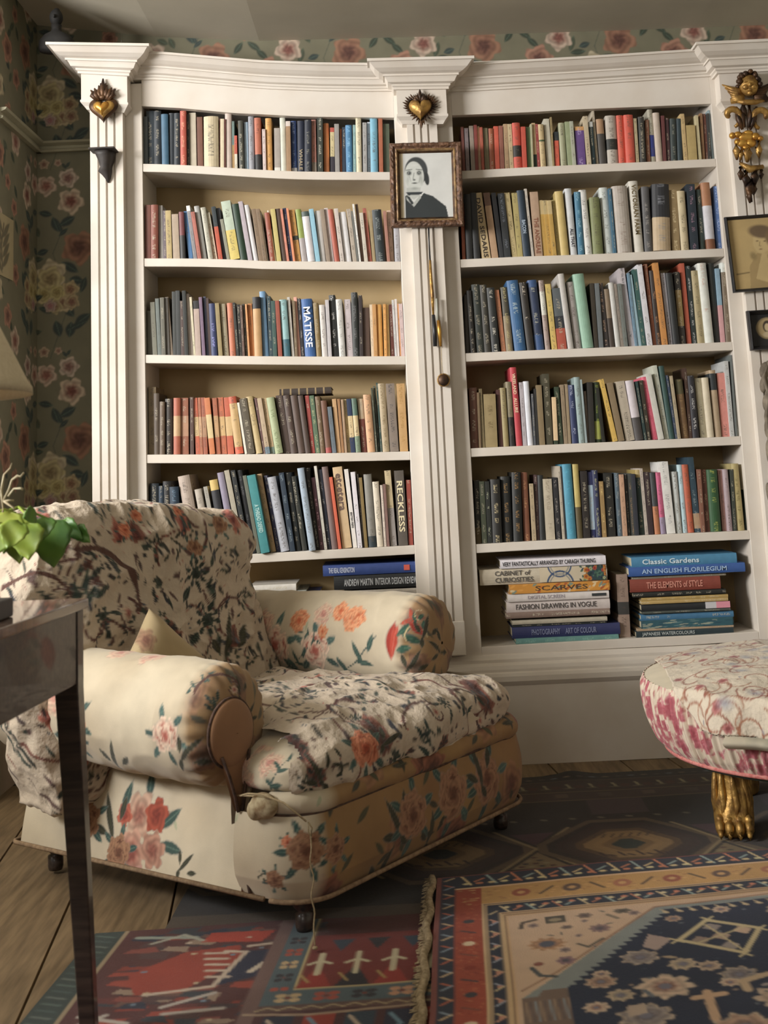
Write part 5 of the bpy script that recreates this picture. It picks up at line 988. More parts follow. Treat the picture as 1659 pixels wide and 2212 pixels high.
MB().tube([(-.006, .150, z) if z > .2 else (-.006-.004, .150-.25*(.2-z), z) for z in np.linspace(.27, .09, 16)], .0045, 6).build('welt', M['welt'], ch, True, local=True)
mb = MB(); lp = [(x, y) for x, y in rrect(-.010, .952, -.032, .95, .10)]; mb.tube([(x, y, .262) for x, y in lp if y < .3], .0045, 6); mb.build('welt', M['welt'], ch, True, local=True)
# rolled deck edge under the cushion
lip = [(x, y) for x, y in rrect(-.006, .956, -.030, .95, .10, 12) if y < .45]; lp2 = np.array(lip); d = np.r_[0, np.cumsum(np.linalg.norm(np.diff(lp2, axis=0), axis=1))]; tl = np.linspace(0, d[-1], 420)
lu, lv = np.interp(tl, d, lp2[:, 0]), np.interp(tl, d, lp2[:, 1]); TH = np.linspace(-PI*.6, PI*.8, 40); I, T = np.meshgrid(np.arange(420), TH, indexing='ij')
g = np.gradient(np.stack([lu, lv], -1), axis=0); g = np.stack([g[:, 1], -g[:, 0]], -1); g /= np.linalg.norm(g, axis=1, keepdims=True)+1e-9; rr_ = .030
P = np.stack([lu[I]+g[I, 0]*(np.cos(T)*rr_-.018), lv[I]+g[I, 1]*(np.cos(T)*rr_-.018), .282+np.sin(T)*.028], -1); P = displace(P, .004*fbm(P, 12, 4, 3))
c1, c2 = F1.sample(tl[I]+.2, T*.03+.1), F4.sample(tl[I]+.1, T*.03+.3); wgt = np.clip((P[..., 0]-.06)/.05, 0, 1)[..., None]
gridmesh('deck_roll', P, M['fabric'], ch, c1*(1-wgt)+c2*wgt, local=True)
# seat cushion (T shaped) and its loose cover
def cush_outline():
    return [(-.002, .16), (-.010, .06), (.002, .0), (.05, -.026), (.25, -.03), (.5, -.032), (.72, -.03), (.84, -.024), (.895, .0), (.915, .05), (.91, .15), (.88, .20), (.80, .215), (.765, .24), (.755, .40), (.75, .70), (.13, .70), (.13, .40), (.13, .26), (.10, .205), (.03, .19)]
def smooth_loop(p, n, it=6):
    q, _ = loop_rs(p, n)
    for k in range(it*6): q = .5*q+.25*(np.roll(q, 1, 0)+np.roll(q, -1, 0))
    return q
def phs(nr, a):
    m = nr//3; h = np.arccos(np.linspace(.004, .93, m)**(1/a)); k = h.min(); return np.unique(np.r_[-h, np.linspace(-k, k, nr-2*m+2), h])
def cushion(name, outl, z0, z1, dome, cvs, nr=150, grow=0., wr=1.0, mask=None, off=(0, 0), zf=None, dl=()):
    n = len(outl); c0 = np.array([.45, .30]); ph = phs(nr, .42); I, PH = np.meshgrid(np.arange(n), ph, indexing='ij')
    s = np.abs(np.cos(PH))**.42; s = np.where(np.abs(PH) > PI/2-1e-6, .004, s); mid, hf = (z0+z1)/2, (z1-z0)/2+grow
    zz = mid+np.sign(PH)*np.abs(np.sin(PH))**.55*hf; o = outl[I]
    P = np.stack([c0[0]+(o[..., 0]-c0[0])*s*(1+grow*1.6), c0[1]+(o[..., 1]-c0[1])*s*(1+grow*1.6), zz], -1)
    P[..., 2] += np.where(PH > 0, dome*(1-s**3), 0)
    if zf is not None: P[..., 2] += zf(P)*(PH > -.4)
    q = P.copy(); w = .007*fbm(q, 6, 3, 3)+.007*(ridg(q*np.array([.6, 1, .5]), 9, 5)**2)+.0045*ridg(q, 21, 2); P = displace(P, w*wr)
    side = np.clip(1-np.abs(np.sin(PH))**3, 0, 1); Uc = np.where(side > .5, 0, 0)+P[..., 0]; Vc = P[..., 1]-P[..., 2]*1.0
    cc = deco(P, cvs.sample(Uc+off[0], Vc+off[1]), ch, dl); keep = mask(P, PH) if mask is not None else None
    return gridmesh(name, P, M['crumple' if 'cover' in name else 'fabric'], ch, cc, closeu=True, local=True, keep=keep), P
OL = smooth_loop(cush_outline(), 640)
tilt = lambda P: .010*np.clip(P[..., 0], 0, 1)
cushion('seat_cushion', OL, .288, .385, .030, F1, zf=tilt, wr=.5, off=(.05, .55), dl=[(580, 1640, PF, .6, 0), (530, 1710, PF, .6, 1), (590, 1660, LV, .5, .2), (515, 1650, PF, .5, 0)])
def cmask(P, PH):
    side = (P[..., 0] < .035+.01*np.sin(P[..., 1]*40)) & (P[..., 1] > .012) & (P[..., 1] < .34)
    return ~side & ~((P[..., 0] < .085) & (P[..., 1] > .10-P[..., 0]*.4) & (P[..., 1] < .28)) & (P[..., 2] > .288+.012*np.sin(P[..., 0]*17))
cushion('seat_cover', OL, .284, .392, .034, F2, nr=190, grow=.009, wr=1.35, mask=cmask, zf=tilt, off=(.1, .1), dl=[(795, 1610, PR, .85, .4), (770, 1545, GR, .4, .4), (850, 1590, DL, .6, 0), (860, 1640, GR, .5, 0), (1025, 1505, BR, .7, 0), (905, 1535, BR, .7, 1), (960, 1510, GR, .5, 0), (720, 1540, BR, .5, .3), (690, 1660, DL, .6, 1.4), (740, 1650, DL, .4, 2)])
# corner of the cover drawn down and tied, with the knot and the hanging string
tri = MB(); 
pts = [Vector((.115, -.040, .392)), Vector((.155, -.052, .38)), Vector((.20, -.056, .36)), Vector((.165, -.062, .295)), Vector((.145, -.064, .262)), Vector((.132, -.06, .29))]
def pleat(name, A_, B_, C_, mt, nu=26, nv=40, amp=.005):
    a, b, c = map(np.array, (A_, B_, C_)); U, V = np.meshgrid(np.linspace(0, 1, nu), np.linspace(0, 1, nv), indexing='ij')
    P = (a*(1-U)[..., None]+b*U[..., None])*(1-V)[..., None]+c*V[..., None]; P = P+np.array([-.7, -.7, 0])*((1-V)*(amp*np.abs(np.sin(U*PI*2.5))+.004))[..., None]
    return gridmesh(name, P, M['fabric'], ch, F2.sample(P[..., 0]*1.0+.2, P[..., 2]+.1), local=True)
0 and pleat('cover_pleat', (-.014, .020, .362), (.040, -.044, .362), (-.002, -.042, .266), None, amp=.002)
k = MB(); k.ell((-.022, .065, .285), (.022, .036, .027), 18, 12); k.ell((-.026, .085, .275), (.020, .020, .022), 14, 10); ob = k.build('knotted_corner', two_tone('cream_lining', 'c2b494', '8c7658', 60, .9, bs=.6, bd=.003), ch, True, local=True)
MB().tube([(-.036, .12, .302), (-.045, .09, .312), (-.045, .05, .315), (-.03, .0, .30), (-.012, -.046, .264)], .0022, 5).build('tie', M['string'], ch, True, local=True)
MB().tube([(-.012, .165, .292), (-.02, .10, .30), (-.03, .06, .305), (-.036, .03, .306)], .002, 5).build('tie', M['string'], ch, True, local=True)
MB().tube([(-.008, -.048, .262), (-.014, -.052, .245), (-.010, -.056, .232), (-.004, -.054, .25), (-.008, -.048, .262)], .0018, 5).build('tie_loop', M['string'], ch, True, local=True)
P0 = at_z(627, 2035, .016); 
st_ = [np.array((-.008, -.052, .245))]; Mi = PM['armchair'].inverted(); e1 = np.array((-.012, -.058, .017)); mid_ = [.5*(st_[0]+e1)]
tt_ = np.linspace(0, 1, 22); sp_ = [tuple(st_[0]*(1-t)+e1*t+np.array([.004*math.sin(t*19), .003*math.cos(t*23), 0])*(t*(1-t)*3)) for t in tt_]
MB().tube(sp_, .0016, 5).build('string', M['string'], ch, True, local=True)
MB().ell(tuple(e1), (.006, .006, .004), 8, 6).build('string_knot', M['string'], ch, True, local=True)
# back: deep rolled block under a loose crumpled cover
def back():
    ol = [(-.10, .20), (-.13, .45), (-.15, .62), (-.14, .74), (-.09, .82), (-.06, .880), (-.01, .925), (.12, .926), (.30, .925), (.44, .915), (.56, .89), (.655, .872), (.715, .838), (.735, .79), (.70, .73), (.70, .68), (.73, .60), (.745, .50), (.74, .40), (.71, .20)]
    o_ = smooth_loop(ol, 620, 1); n = len(o_); nr = 170; c0 = np.array([.34, .58]); I, PH = np.meshgrid(np.arange(n), phs(nr, .36), indexing='ij')
    s = np.abs(np.cos(PH))**.36; o = o_[I]; u = c0[0]+(o[..., 0]-c0[0])*s; z = c0[1]+(o[..., 1]-c0[1])*s
    half = .115+.02*np.clip((z-.7)/.2, 0, 1); v = .80+.20*(z-.5)-np.sign(PH)*np.abs(np.sin(PH))**.6*half
    P = np.stack([u, v, z], -1); q = P.copy()
    w = .014*fbm(q, 5, 3, 3)+.015*(ridg(q*np.array([1, 1, .7])+.03*fbm(q, 4, 6, 2)[..., None], 7, 5)**2)+.008*ridg(q, 16, 2)+.004*ridg(q, 34, 9); P = displace(P, -w*1.0)
    cc = F2.sample(P[..., 0]+.3, P[..., 2]-P[..., 1]*.9+.25)
    cc = deco(P, cc, ch, [(150, 1245, PA, 1.1, 0), (255, 1235, BR, 1.3, 0), (430, 1235, GR, .9, 0), (455, 1330, GR, 1.0, .5), (500, 1380, DL, 1.0, .5), (392, 1172, DL, .5, -.3), (425, 1180, PB, .5, 0), (300, 1112, PR, .35, 0), (390, 1103, PR, .35, 1), (480, 1130, PB, .6, 1), (270, 1138, PR, .4, 2), (80, 1265, BR, 1.0, .4), (230, 1330, GR, .6, 1), (120, 1190, PF, .6, 0)])
    gridmesh('back', P, M['crumple'], ch, cc, closeu=True, local=True)
back()
# inner back cushion with a rolled hem, seen between the arms
# small square scatter cushion standing on its corner
def pillow(name, c, ax, ay, nrm_, half, th, cvs, parent, lm=False):
    n = 60; U, V = np.meshgrid(np.linspace(-1, 1, n), np.linspace(-1, 1, n), indexing='ij'); parts = []
    sq = lambda t: t*(1-.08*(1-np.abs(t)))
    ku = 1-.07*(1-V**2); kv = 1-.07*(1-U**2); H = th*(np.clip(1-U**4, 0, 1)*np.clip(1-V**4, 0, 1))**.55
    c, ax, ay, nn = map(np.array, (c, ax, ay, nrm_)); out = []
    for sg in (1, -1): out.append(c+ax*(U*ku*half)[..., None]+ay*(V*kv*half)[..., None]+nn*(sg*H)[..., None])
    P = np.concatenate([out[0], out[1][::-1][1:]], 0); P = P+nn*(.003*fbm(P, 14, 3, 2))[..., None]*0
    return gridmesh(name, P, M['fabric'], parent, cvs.sample(P[..., 0]+P[..., 1]*.3+.05, P[..., 2]+.1), local=lm, closeu=True)
def Lw(u, v, z): return np.array(PM['armchair'] @ Vector((u, v, z)))
E_ = np.array([math.cos(math.radians(54)), math.sin(math.radians(54)), 0]); D_ = np.array([-math.sin(math.radians(54)), math.cos(math.radians(54)), 0])
tdir = np.array([0, 0, 1.])*.95+D_*.30; tdir /= np.linalg.norm(tdir); cst = Lw(.165, .575, .515); a1 = (E_+tdir)/math.sqrt(2); a2 = (tdir-E_)/math.sqrt(2); nn = np.cross(E_, tdir)
# its tip must show just above the near arm
tag(pillow('scatter_cushion', cst, a1, a2, nn, .108, .040, F3, None), 'small plain fawn cushion standing on one corner between the armchair arms', 'cushion')
for u, v in ((.07, .04), (.90, .04), (.07, .88), (.90, .88)):
    MB().lathe([(.017, .0), (.02, .01), (.02, .035), (.012, .04), (.024, .05), (.026, .10)], (u, v, .009), 14).build('leg', M['darkwood'], ch, True, local=True)
# ---------------------------------------------------------------- footstool
SX, SY, SR = 1.125, -.80, .455
st = empty('footstool', (SX, SY, 0)); tag(st, 'round footstool with pleated red and cream sides on gilded lion-paw feet', 'footstool')
F5 = Cv(.4, .3, .0018, 'd8ccb8', wrap=True)
for k in range(60): F5.rose(rc.random()*.4, rc.random()*.3, .008+.010*rc.random(), 'b86872', 'b05662', 'a04a56', 5, rc.random()*6, 1.8)
for k in range(420): F5.leaf(rc.random()*.4, rc.random()*.3, .030, .006, 1.57+rc.uniform(-.5, .5), rc.choice(['b0606a', 'c08088', 'a8505c', 'd8ccb8', 'a86060', 'd0b8a8', 'b87474']), 'c8a0a4')
for k in range(40): F5.line([(k*.01, 0), (k*.01+.002, .3)], .0016, '8c4c4c', .5)
nt, nz = 900, 60; T, Z = np.meshgrid(np.linspace(0, 2*PI, nt, endpoint=False), np.linspace(0, 1, nz), indexing='ij')
pl = .010*np.abs(np.sin(T*38+1.3*np.sin(T*7)))**.7+.004*np.sin(T*131); prof_r = SR-.045*(1-Z)**2.2+.004*np.sin(Z*PI)
R_ = prof_r+pl*np.clip(Z*8, 0, 1)*np.clip((1-Z)*6+.35, 0, 1); z_ = .205+Z*.185
P = np.stack([SX+np.cos(T)*R_, SY+np.sin(T)*R_, z_], -1); gridmesh('pleated_side', P, M['fabric'], st, F5.sample(T*SR, Z*.2), closeu=True)
MB().tube([(SX+math.cos(a)*(SR-.044), SY+math.sin(a)*(SR-.044), .205) for a in np.linspace(0, 2*PI, 120)], .006, 6).build('piping', M['piping'], st, True)
F6 = Cv(.3, .3, .003, 'd6ccb4', wrap=True)
T, R = np.meshgrid(np.linspace(0, 2*PI, 160, endpoint=False), np.linspace(.01, 1, 50), indexing='ij')
P = np.stack([SX+np.cos(T)*R*(SR+.002), SY+np.sin(T)*R*(SR+.002), .388+.050*(1-R**2.6)], -1); gridmesh('top_pad', P, M['fabric'], st, F6.sample(P[..., 0], P[..., 1]), closeu=True)
MB().lathe([(SR-.06, .19), (SR-.045, .20), (SR-.045, .21)], (SX, SY, 0), 40).build('underside', M['underside'], st)
def paw(x, y, rot):
    b = MB(); R = Matrix.Rotation(rot, 3, 'Z'); w = lambda p: tuple(Vector((x, y, -.004))+R @ Vector(p))
    n = 40
    def ringz(z, rx, ry, cy, k=0.0, m_=7): return [w((math.cos(a)*rx*(1+k*math.cos(a*m_)), cy+math.sin(a)*ry*(1+k*math.cos(a*m_)), z)) for a in [2*PI*i/n for i in range(n)]]
    b.rings([ringz(.205, .040, .036, .0, .04), ringz(.17, .037, .033, .0, .12), ringz(.14, .039, .034, -.002, .16, 8), ringz(.11, .043, .036, -.004, .14, 8), ringz(.085, .045, .038, -.006, .14, 7), ringz(.06, .047, .042, -.010, .10, 6), ringz(.035, .048, .046, -.014, .05, 6), ringz(.018, .046, .046, -.015), ringz(.012, .040, .040, -.012)])
    for i, tx in enumerate((-.036, -.013, .013, .036)):
        b.ell(w((tx, -.050-(.008 if 0 < i < 3 else 0), .036)), (.013, .022, .020), 12, 8, R); b.ell(w((tx, -.040, .055)), (.012, .016, .012), 10, 6, R)
        b.tube([w((tx, -.068-(.006 if 0 < i < 3 else 0), .032)), w((tx, -.078, .022)), w((tx, -.078, .014))], [.008, .006, .002], 6)
    for i in range(9):
        a = -PI*.95+i*PI*.24; b.tube([w((math.cos(a)*.036, math.sin(a)*.034, .19)), w((math.cos(a)*.042, math.sin(a)*.038, .14)), w((math.cos(a+.15)*.046, math.sin(a+.15)*.042, .09)), w((math.cos(a)*.048, math.sin(a)*.046, .055))], [.004, .008, .009, .003], 6)
    return b
for (x, y, r) in [(.855, -.872, -.25), (1.37, -.90, .5), (.98, -.52, PI), (1.35, -.56, PI)]:
    paw(x, y, r).build('leg', M['gilt'], st, True)
# cloth thrown over the stool
F7 = Cv(.5, .5, .0018, 'cfc4b2', wrap=True)
for k in range(40):
    x, y, a = rc.random()*.5, rc.random()*.5, rc.random()*6; F7.arc(x, y, .05, a, a+3.6, .0048, rc.choice(['94604c', '8c5444']), 18, -.035); F7.arc(x+.05, y, .03, a+2, a-1.0, .0035, '9c6c54', 14)
for k in range(16): F7.rose(rc.random()*.5, rc.random()*.5, .014, 'b87c78', 'a86460', '8c4848', 6, rc.random()*6)
for k in range(16): F7.ell(rc.random()*.5, rc.random()*.5, .03, .02, rc.random()*3, '9498a4', .9, .8)
for k in range(50): F7.leaf(rc.random()*.5, rc.random()*.5, .02, .007, rc.random()*6, rc.choice(['9c7464', '8c8890', 'b09484']), 'b0a090')
nu, nv = 230, 210
U, V = np.meshgrid(np.linspace(-.405, .50, nu), np.linspace(-.505, .44, nv), indexing='ij'); _R = np.hypot(U, V); _k = np.where(_R > .545, .545/_R, 1.0); U, V = U*_k, V*_k  # cloth coordinates around stool centre
ang = -.10; X = U*math.cos(ang)-V*math.sin(ang); Y = U*math.sin(ang)+V*math.cos(ang); R = np.hypot(X, Y); over = np.clip(R-(SR-.004), 0, 1)
Rc = np.minimum(R, SR-.004+.022*(1-np.exp(-over/.02))); Z = .388+.050*(1-np.clip(R/SR, 0, 1)**2.6)+.006-np.clip(over-.012, 0, 1)*1.0
q = np.stack([X, Y, X*0], -1); wv = .006*(fbm(q, 9, 3, 3)+.6)+.004*ridg(q, 15, 7); th_ = np.arctan2(Y, X)
P = np.stack([SX+X*Rc/np.maximum(R, 1e-6), SY+Y*Rc/np.maximum(R, 1e-6), Z+wv*.9*np.clip(1-over*20, .0, 1)], -1); out = (.010+.012*np.sin(th_*16+2))*np.clip(over/.05, 0, 1)
P[..., 0] += X/np.maximum(R, 1e-6)*out; P[..., 1] += Y/np.maximum(R, 1e-6)*out
tw = gridmesh('throw', P, M['crumple'], None, F7.sample(U+.7, V+.9)); so = tw.modifiers.new('thick', 'SOLIDIFY'); so.thickness = .003; so.offset = 1
tag(tw, 'white cloth printed with brown scrolls, thrown over the round footstool', 'throw')
edge = P[:, 0]; h = np.linspace(0, 1, 14); E2 = edge[:, None, :]+np.zeros((1, 14, 3)); dirn = (edge-np.array([SX, SY, 0]))[:, None, :]*np.array([1, 1, 0]); dirn /= np.linalg.norm(dirn, axis=-1, keepdims=True)
E2 = E2+dirn*(np.sin(h*PI)*.016)[None, :, None]; E2[..., 2] -= h[None, :]*.030
hm = gridmesh('turned_hem', E2, two_tone('hem_lining', 'b9b09c', '46524a', 3, .85, lo=.42, hi=.56), tw)
# ---------------------------------------------------------------- side table, lamp, plant (foreground, left)
TZ = .776; tb = empty('side_table', (-.86, -2.2, 0)); tag(tb, 'dark mahogany side table with deep plain apron at the left edge', 'table')
c1, c2 = np.array((-.593, -1.866)), np.array((-.640, -2.52)); wv_ = np.array((-1, .05)); wv_ /= np.linalg.norm(wv_); Wd = .60
def quad(o, i0=0., i1=0.): # four corners, inset
    ln = (c2-c1)/np.linalg.norm(c2-c1); a = c1+ln*i0+wv_*i0; b = c2-ln*i0+wv_*i0; c = c2-ln*i0+wv_*(Wd-i0); d = c1+ln*i0+wv_*(Wd-i0); return [a, b, c, d]
def prism(q, z0, z1): return MB().rings([[(x, y, z0) for x, y in q], [(x, y, z1) for x, y in q]])
prism(quad(0), TZ-.018, TZ).build('table_top', two_tone('polished_table_top', '5c4238', '7a5c4c', 6, .22, bs=.05, stretch=(1, 9, 1), coat=.6), tb, bevel=.003)
qa = quad(0, .010)
ap = [quad(0, 0)]
qi = quad(0); ins = .010; Q1, Q2 = quad(0), None
def inset(i):
    ln = (c2-c1)/np.linalg.norm(c2-c1); return [c1+ln*i+wv_*i, c2-ln*i+wv_*i, c2-ln*i+wv_*(Wd-i), c1+ln*i+wv_*(Wd-i)]
I0, I1 = inset(.008), inset(.026)
for k in range(4):
    a, b, c, d = I0[k], I0[(k+1) % 4], I1[(k+1) % 4], I1[k]; prism([a, b, c, d], TZ-.150, TZ-.018).build('apron', M['darkwood'], tb, bevel=.002)
LG = inset(.029)
for k in range(4):
    x, y = LG[k]; s0, s1 = .022, .014
    ox = .035 if k in (0, 1) else -.03
    MB().rings([[(x+o-s, y-s, z), (x+o+s, y-s, z), (x+o+s, y+s, z), (x+o-s, y+s, z)] for z, s, o in ((0.002, s1, ox), (TZ-.16, s0, 0), (TZ-.02, s0, 0))]).build('leg', M['darkwood'], tb, bevel=.003)
tag(MB().box(-.78, -.655, -2.235, -2.13, TZ+.0005, TZ+.032).build('box', M['black'], bevel=.003), 'small dark box on the side table', 'box')
# lamp
lx, ly = -.776, -2.30; lm = empty('table_lamp', (lx, ly, TZ)); tag(lm, 'table lamp with a cream conical linen shade at the left edge', 'lamp')
zb = 1.142
sh = MB(); n = 60; prof = [(.196, zb), (.195, zb+.012), (.188, zb+.022), (.10, zb+.20), (.098, zb+.20), (.185, zb+.022), (.190, zb+.012), (.193, zb+.001)]
V = [(lx+r*math.cos(2*PI*k/n), ly+r*math.sin(2*PI*k/n), z) for r, z in prof for k in range(n)]; m_ = len(prof)
Fc = [(i*n+j, i*n+(j+1) % n, ((i+1) % m_)*n+(j+1) % n, ((i+1) % m_)*n+j) for i in range(m_) for j in range(n)]
sh.add(V, Fc).build('lamp_shade', M['shade'], lm, True)
MB().lathe([(.06, 0), (.065, .01), (.03, .025), (.022, .05), (.04, .09), (.045, .13), (.03, .18), (.012, .22), (.009, .42)], (lx, ly, TZ+.001), 28).build('lamp_base', M['gilt'], lm, True)
# plant
px_, py_ = -.778, -2.06; pt = empty('potted_plant', (px_, py_, TZ)); tag(pt, 'potted plant with drooping green leaves and pale bare twigs on the side table', 'plant')
MB().lathe([(.05, 0), (.058, .01), (.074, .12), (.080, .15), (.078, .155), (.070, .15), (.060, .12)], (px_, py_, TZ+.0008), 36).build('pot', M['pot'], pt, True)
def on_y(px, py, Y): return np.array(at_y(px, py, Y))
def leafmesh(base, tip, wid, curl, m, nrm_=(0, -1, 0)):
    base, tip, nn = map(np.array, (base, tip, nrm_)); ax = tip-base; L_ = np.linalg.norm(ax); ax = ax/L_; sd = np.cross(ax, nn); sd /= np.linalg.norm(sd); nn = np.cross(sd, ax)
    U, V = np.meshgrid(np.linspace(0, 1, 16), np.linspace(-1, 1, 9), indexing='ij'); w = wid*(np.sin(PI*np.clip(U, 0, 1)**.62)**.85)*(1+.06*np.sin(U*26))
    P = base+ax*(U*L_)[..., None]+sd*(V*w)[..., None]+nn*((np.abs(V)**1.5*.12*w+.0016*np.sin(U*9+V*3)))[..., None]
    o = gridmesh('leaf', P, m, pt); s = o.modifiers.new('t', 'SOLIDIFY'); s.thickness = .0012
for (bx_, by_, tx, ty, w, Y, m) in [(20, 1105, 8, 1190, .026, -2.10, 'leaf'), (34, 1108, 42, 1212, .030, -2.06, 'leaf'), (58, 1130, 62, 1204, .026, -2.12, 'leaf'), (70, 1125, 46, 1200, .022, -2.08, 'leaf'), (108, 1122, 116, 1220, .034, -2.02, 'leaf2'), (96, 1118, 92, 1160, .02, -2.05, 'leaf2'), (134, 1124, 178, 1160, .014, -2.0, 'leaf2'), (162, 1138, 194, 1166, .013, -2.0, 'leaf2'), (78, 1110, 50, 1112, .014, -2.1, 'leaf2'), (5, 1130, -30, 1200, .03, -2.12, 'leaf'), (88, 1125, 70, 1170, .02, -2.0, 'leaf'), (40, 1125, 14, 1180, .022, -2.14, 'leaf')]:
    leafmesh(on_y(bx_, by_, Y), on_y(tx, ty+6, Y-.02), w*1.15, .05, M[m])
sm = [[(px_, py_, TZ+.15), tuple(on_y(10, 1100, -2.08)), tuple(on_y(34, 1108, -2.06))], [(px_, py_, TZ+.15), tuple(on_y(40, 1095, -2.05)), tuple(on_y(108, 1122, -2.02)), tuple(on_y(162, 1138, -2.0))], [tuple(on_y(40, 1095, -2.05)), tuple(on_y(70, 1125, -2.08))]]
for s in sm: MB().tube(s, .0022, 6).build('stem', M['leaf'], pt, True)
for s in [[(0, 1148), (7, 1100), (5, 1078), (3, 1060), (9, 1025), (22, 1012), (26, 1000)], [(7, 1082), (18, 1060), (26, 1037), (38, 1028), (44, 1030), (52, 1021)], [(18, 1072), (30, 1056), (44, 1055), (50, 1057)], [(7, 1082), (30, 1081)], [(7, 1082), (28, 1096), (33, 1102)]]:
    MB().tube([tuple(on_y(a, b, -2.08)) for a, b in s], [.0022, .0018, .0022, .0026, .002, .0018, .0008][:len(s)], 6).build('twig', M['twig'], pt, True)
# ---------------------------------------------------------------- things hung on the pilasters and walls
def heart_pts(n, s=1.0): return [(16*math.sin(t)**3/17*s, (13*math.cos(t)-5*math.cos(2*t)-2*math.cos(3*t)-math.cos(4*t)+2.5)/17*s) for t in [2*PI*i/n for i in range(n)]]
def heart(b, c, w, h, d, y0, n=56, k=8):
    R = []
    for i in range(k+1):
        s = math.cos(i/k*PI/2*.98); R.append([(c[0]+x*w*s, y0-d*math.sin(i/k*PI/2), c[2]+z*h*s) for x, z in heart_pts(n)])
    b.rings(R)
def px_at(px, py, Y): p = at_y(px, py, Y); return (float(p[0]), Y, float(p[2]))
Y0 = -.066
c = px_at(224, 240, Y0); e = empty('heart_ornament', c); tag(e, 'brown gilt heart with flaming crown and gold inner heart on left pilaster', 'ornament', 'heart ornaments on the pilasters')
b = MB(); heart(b, (c[0], 0, c[2]), .056, .054, .018, Y0); b.build('heart_body', M['giltdark'], e, True)
b = MB(); heart(b, (c[0]+.002, 0, c[2]+.001), .043, .041, .020, Y0-.006); hr = b.build('heart_rim', M['gilt'], e, True)
b = MB(); heart(b, (c[0]-.002, 0, c[2]+.004), .029, .030, .016, Y0-.018); b.build('inner_heart', M['giltbright'], hr, True)
b = MB(); top = c[2]+.044
for i, (dx, hgt, w_) in enumerate([(0, .075, .011), (-.014, .05, .010), (.014, .05, .010), (-.028, .040, .011), (.028, .040, .011), (-.040, .034, .010), (.040, .034, .010), (-.008, .058, .008), (.009, .058, .008)]):
    b.tube([(c[0]+dx*.45, Y0-.006, top-.004), (c[0]+dx*.95, Y0-.012, top+hgt*.4), (c[0]+dx*.9, Y0-.008, top+hgt*.75), (c[0]+dx*1.12, Y0-.006, top+hgt)], [w_, w_*1.05, w_*.6, w_*.25], 8)
b.ell((c[0], Y0-.012, top+.004), (.014, .010, .010)); b.build('flame_crown', M['giltdark'], e, True)
c = px_at(909, 240, Y0); e = empty('heart_ornament', c); tag(e, 'gilt heart ringed with pointed rays on the centre pilaster', 'ornament', 'heart ornaments on the pilasters')
b = MB(); heart(b, (c[0], 0, c[2]), .052, .056, .012, Y0); b.build('heart_rim', M['giltdark'], e, True)
b = MB(); heart(b, (c[0]-.002, 0, c[2]+.001), .044, .047, .030, Y0-.004); b.build('heart_body', M['gilt'], e, True)
b = MB(); hp = heart_pts(46)
for i, (x, z) in enumerate(hp):
    d_ = math.hypot(x, z+.1); ux, uz = x/d_, (z+.1)/d_; L_ = .016 if i % 2 else .012
    if abs(x) < .12 and z > 0: continue
    b.tube([(c[0]+x*.048, Y0-.006, c[2]+z*.052), (c[0]+x*.05+ux*L_*.6, Y0-.007, c[2]+z*.054+uz*L_*.6), (c[0]+x*.05+ux*L_*1.25, Y0-.005, c[2]+z*.054+uz*L_*1.25)], [.0042, .0034, .0006], 5)
b.build('rays', M['giltdark'], e)
b = MB()
for dx, hgt in ((0, .048), (-.012, .034), (.012, .034), (-.020, .022), (.020, .022)): b.tube([(c[0]+dx*.3, Y0-.008, c[2]+.030), (c[0]+dx, Y0-.014, c[2]+.030+hgt*.5), (c[0]+dx*.8, Y0-.008, c[2]+.030+hgt)], [.007, .009, .002], 8)
b.build('flame_crown', M['giltdark'], e, True)
# small bronze bracket on the left pilaster
bx0, bx1 = px_at(194, 322, -.09), px_at(250, 326, -.09); cx = (bx0[0]+bx1[0])/2; zt_ = bx0[2]
e = empty('wall_bracket', (cx, -.045, zt_)); tag(e, 'small dark leaf-shaped wall bracket below the left heart', 'bracket')
MB().box(bx0[0], bx1[0], -.115, -.044, zt_-.006, zt_).build('bracket_shelf', M['bracket'], e, bevel=.002)
b = MB(); R = []
for z, w_, d_, sx in [(-.006, .034, .055, 0), (-.02, .030, .050, .001), (-.04, .024, .042, .003), (-.06, .018, .034, .002), (-.075, .022, .026, -.003), (-.085, .016, .020, .002), (-.10, .009, .014, .007), (-.115, .002, .004, .008)]:
    R.append([(cx+sx+math.cos(a)*w_*(1+.12*math.cos(5*a)), -.0445-(.5-.5*math.sin(a))*d_*1.0 if math.sin(a) < 0 else -.0445, zt_+z) for a in [2*PI*i/18 for i in range(18)]])
b.rings(R).build('bracket_corbel', M['bracket'], e, True)
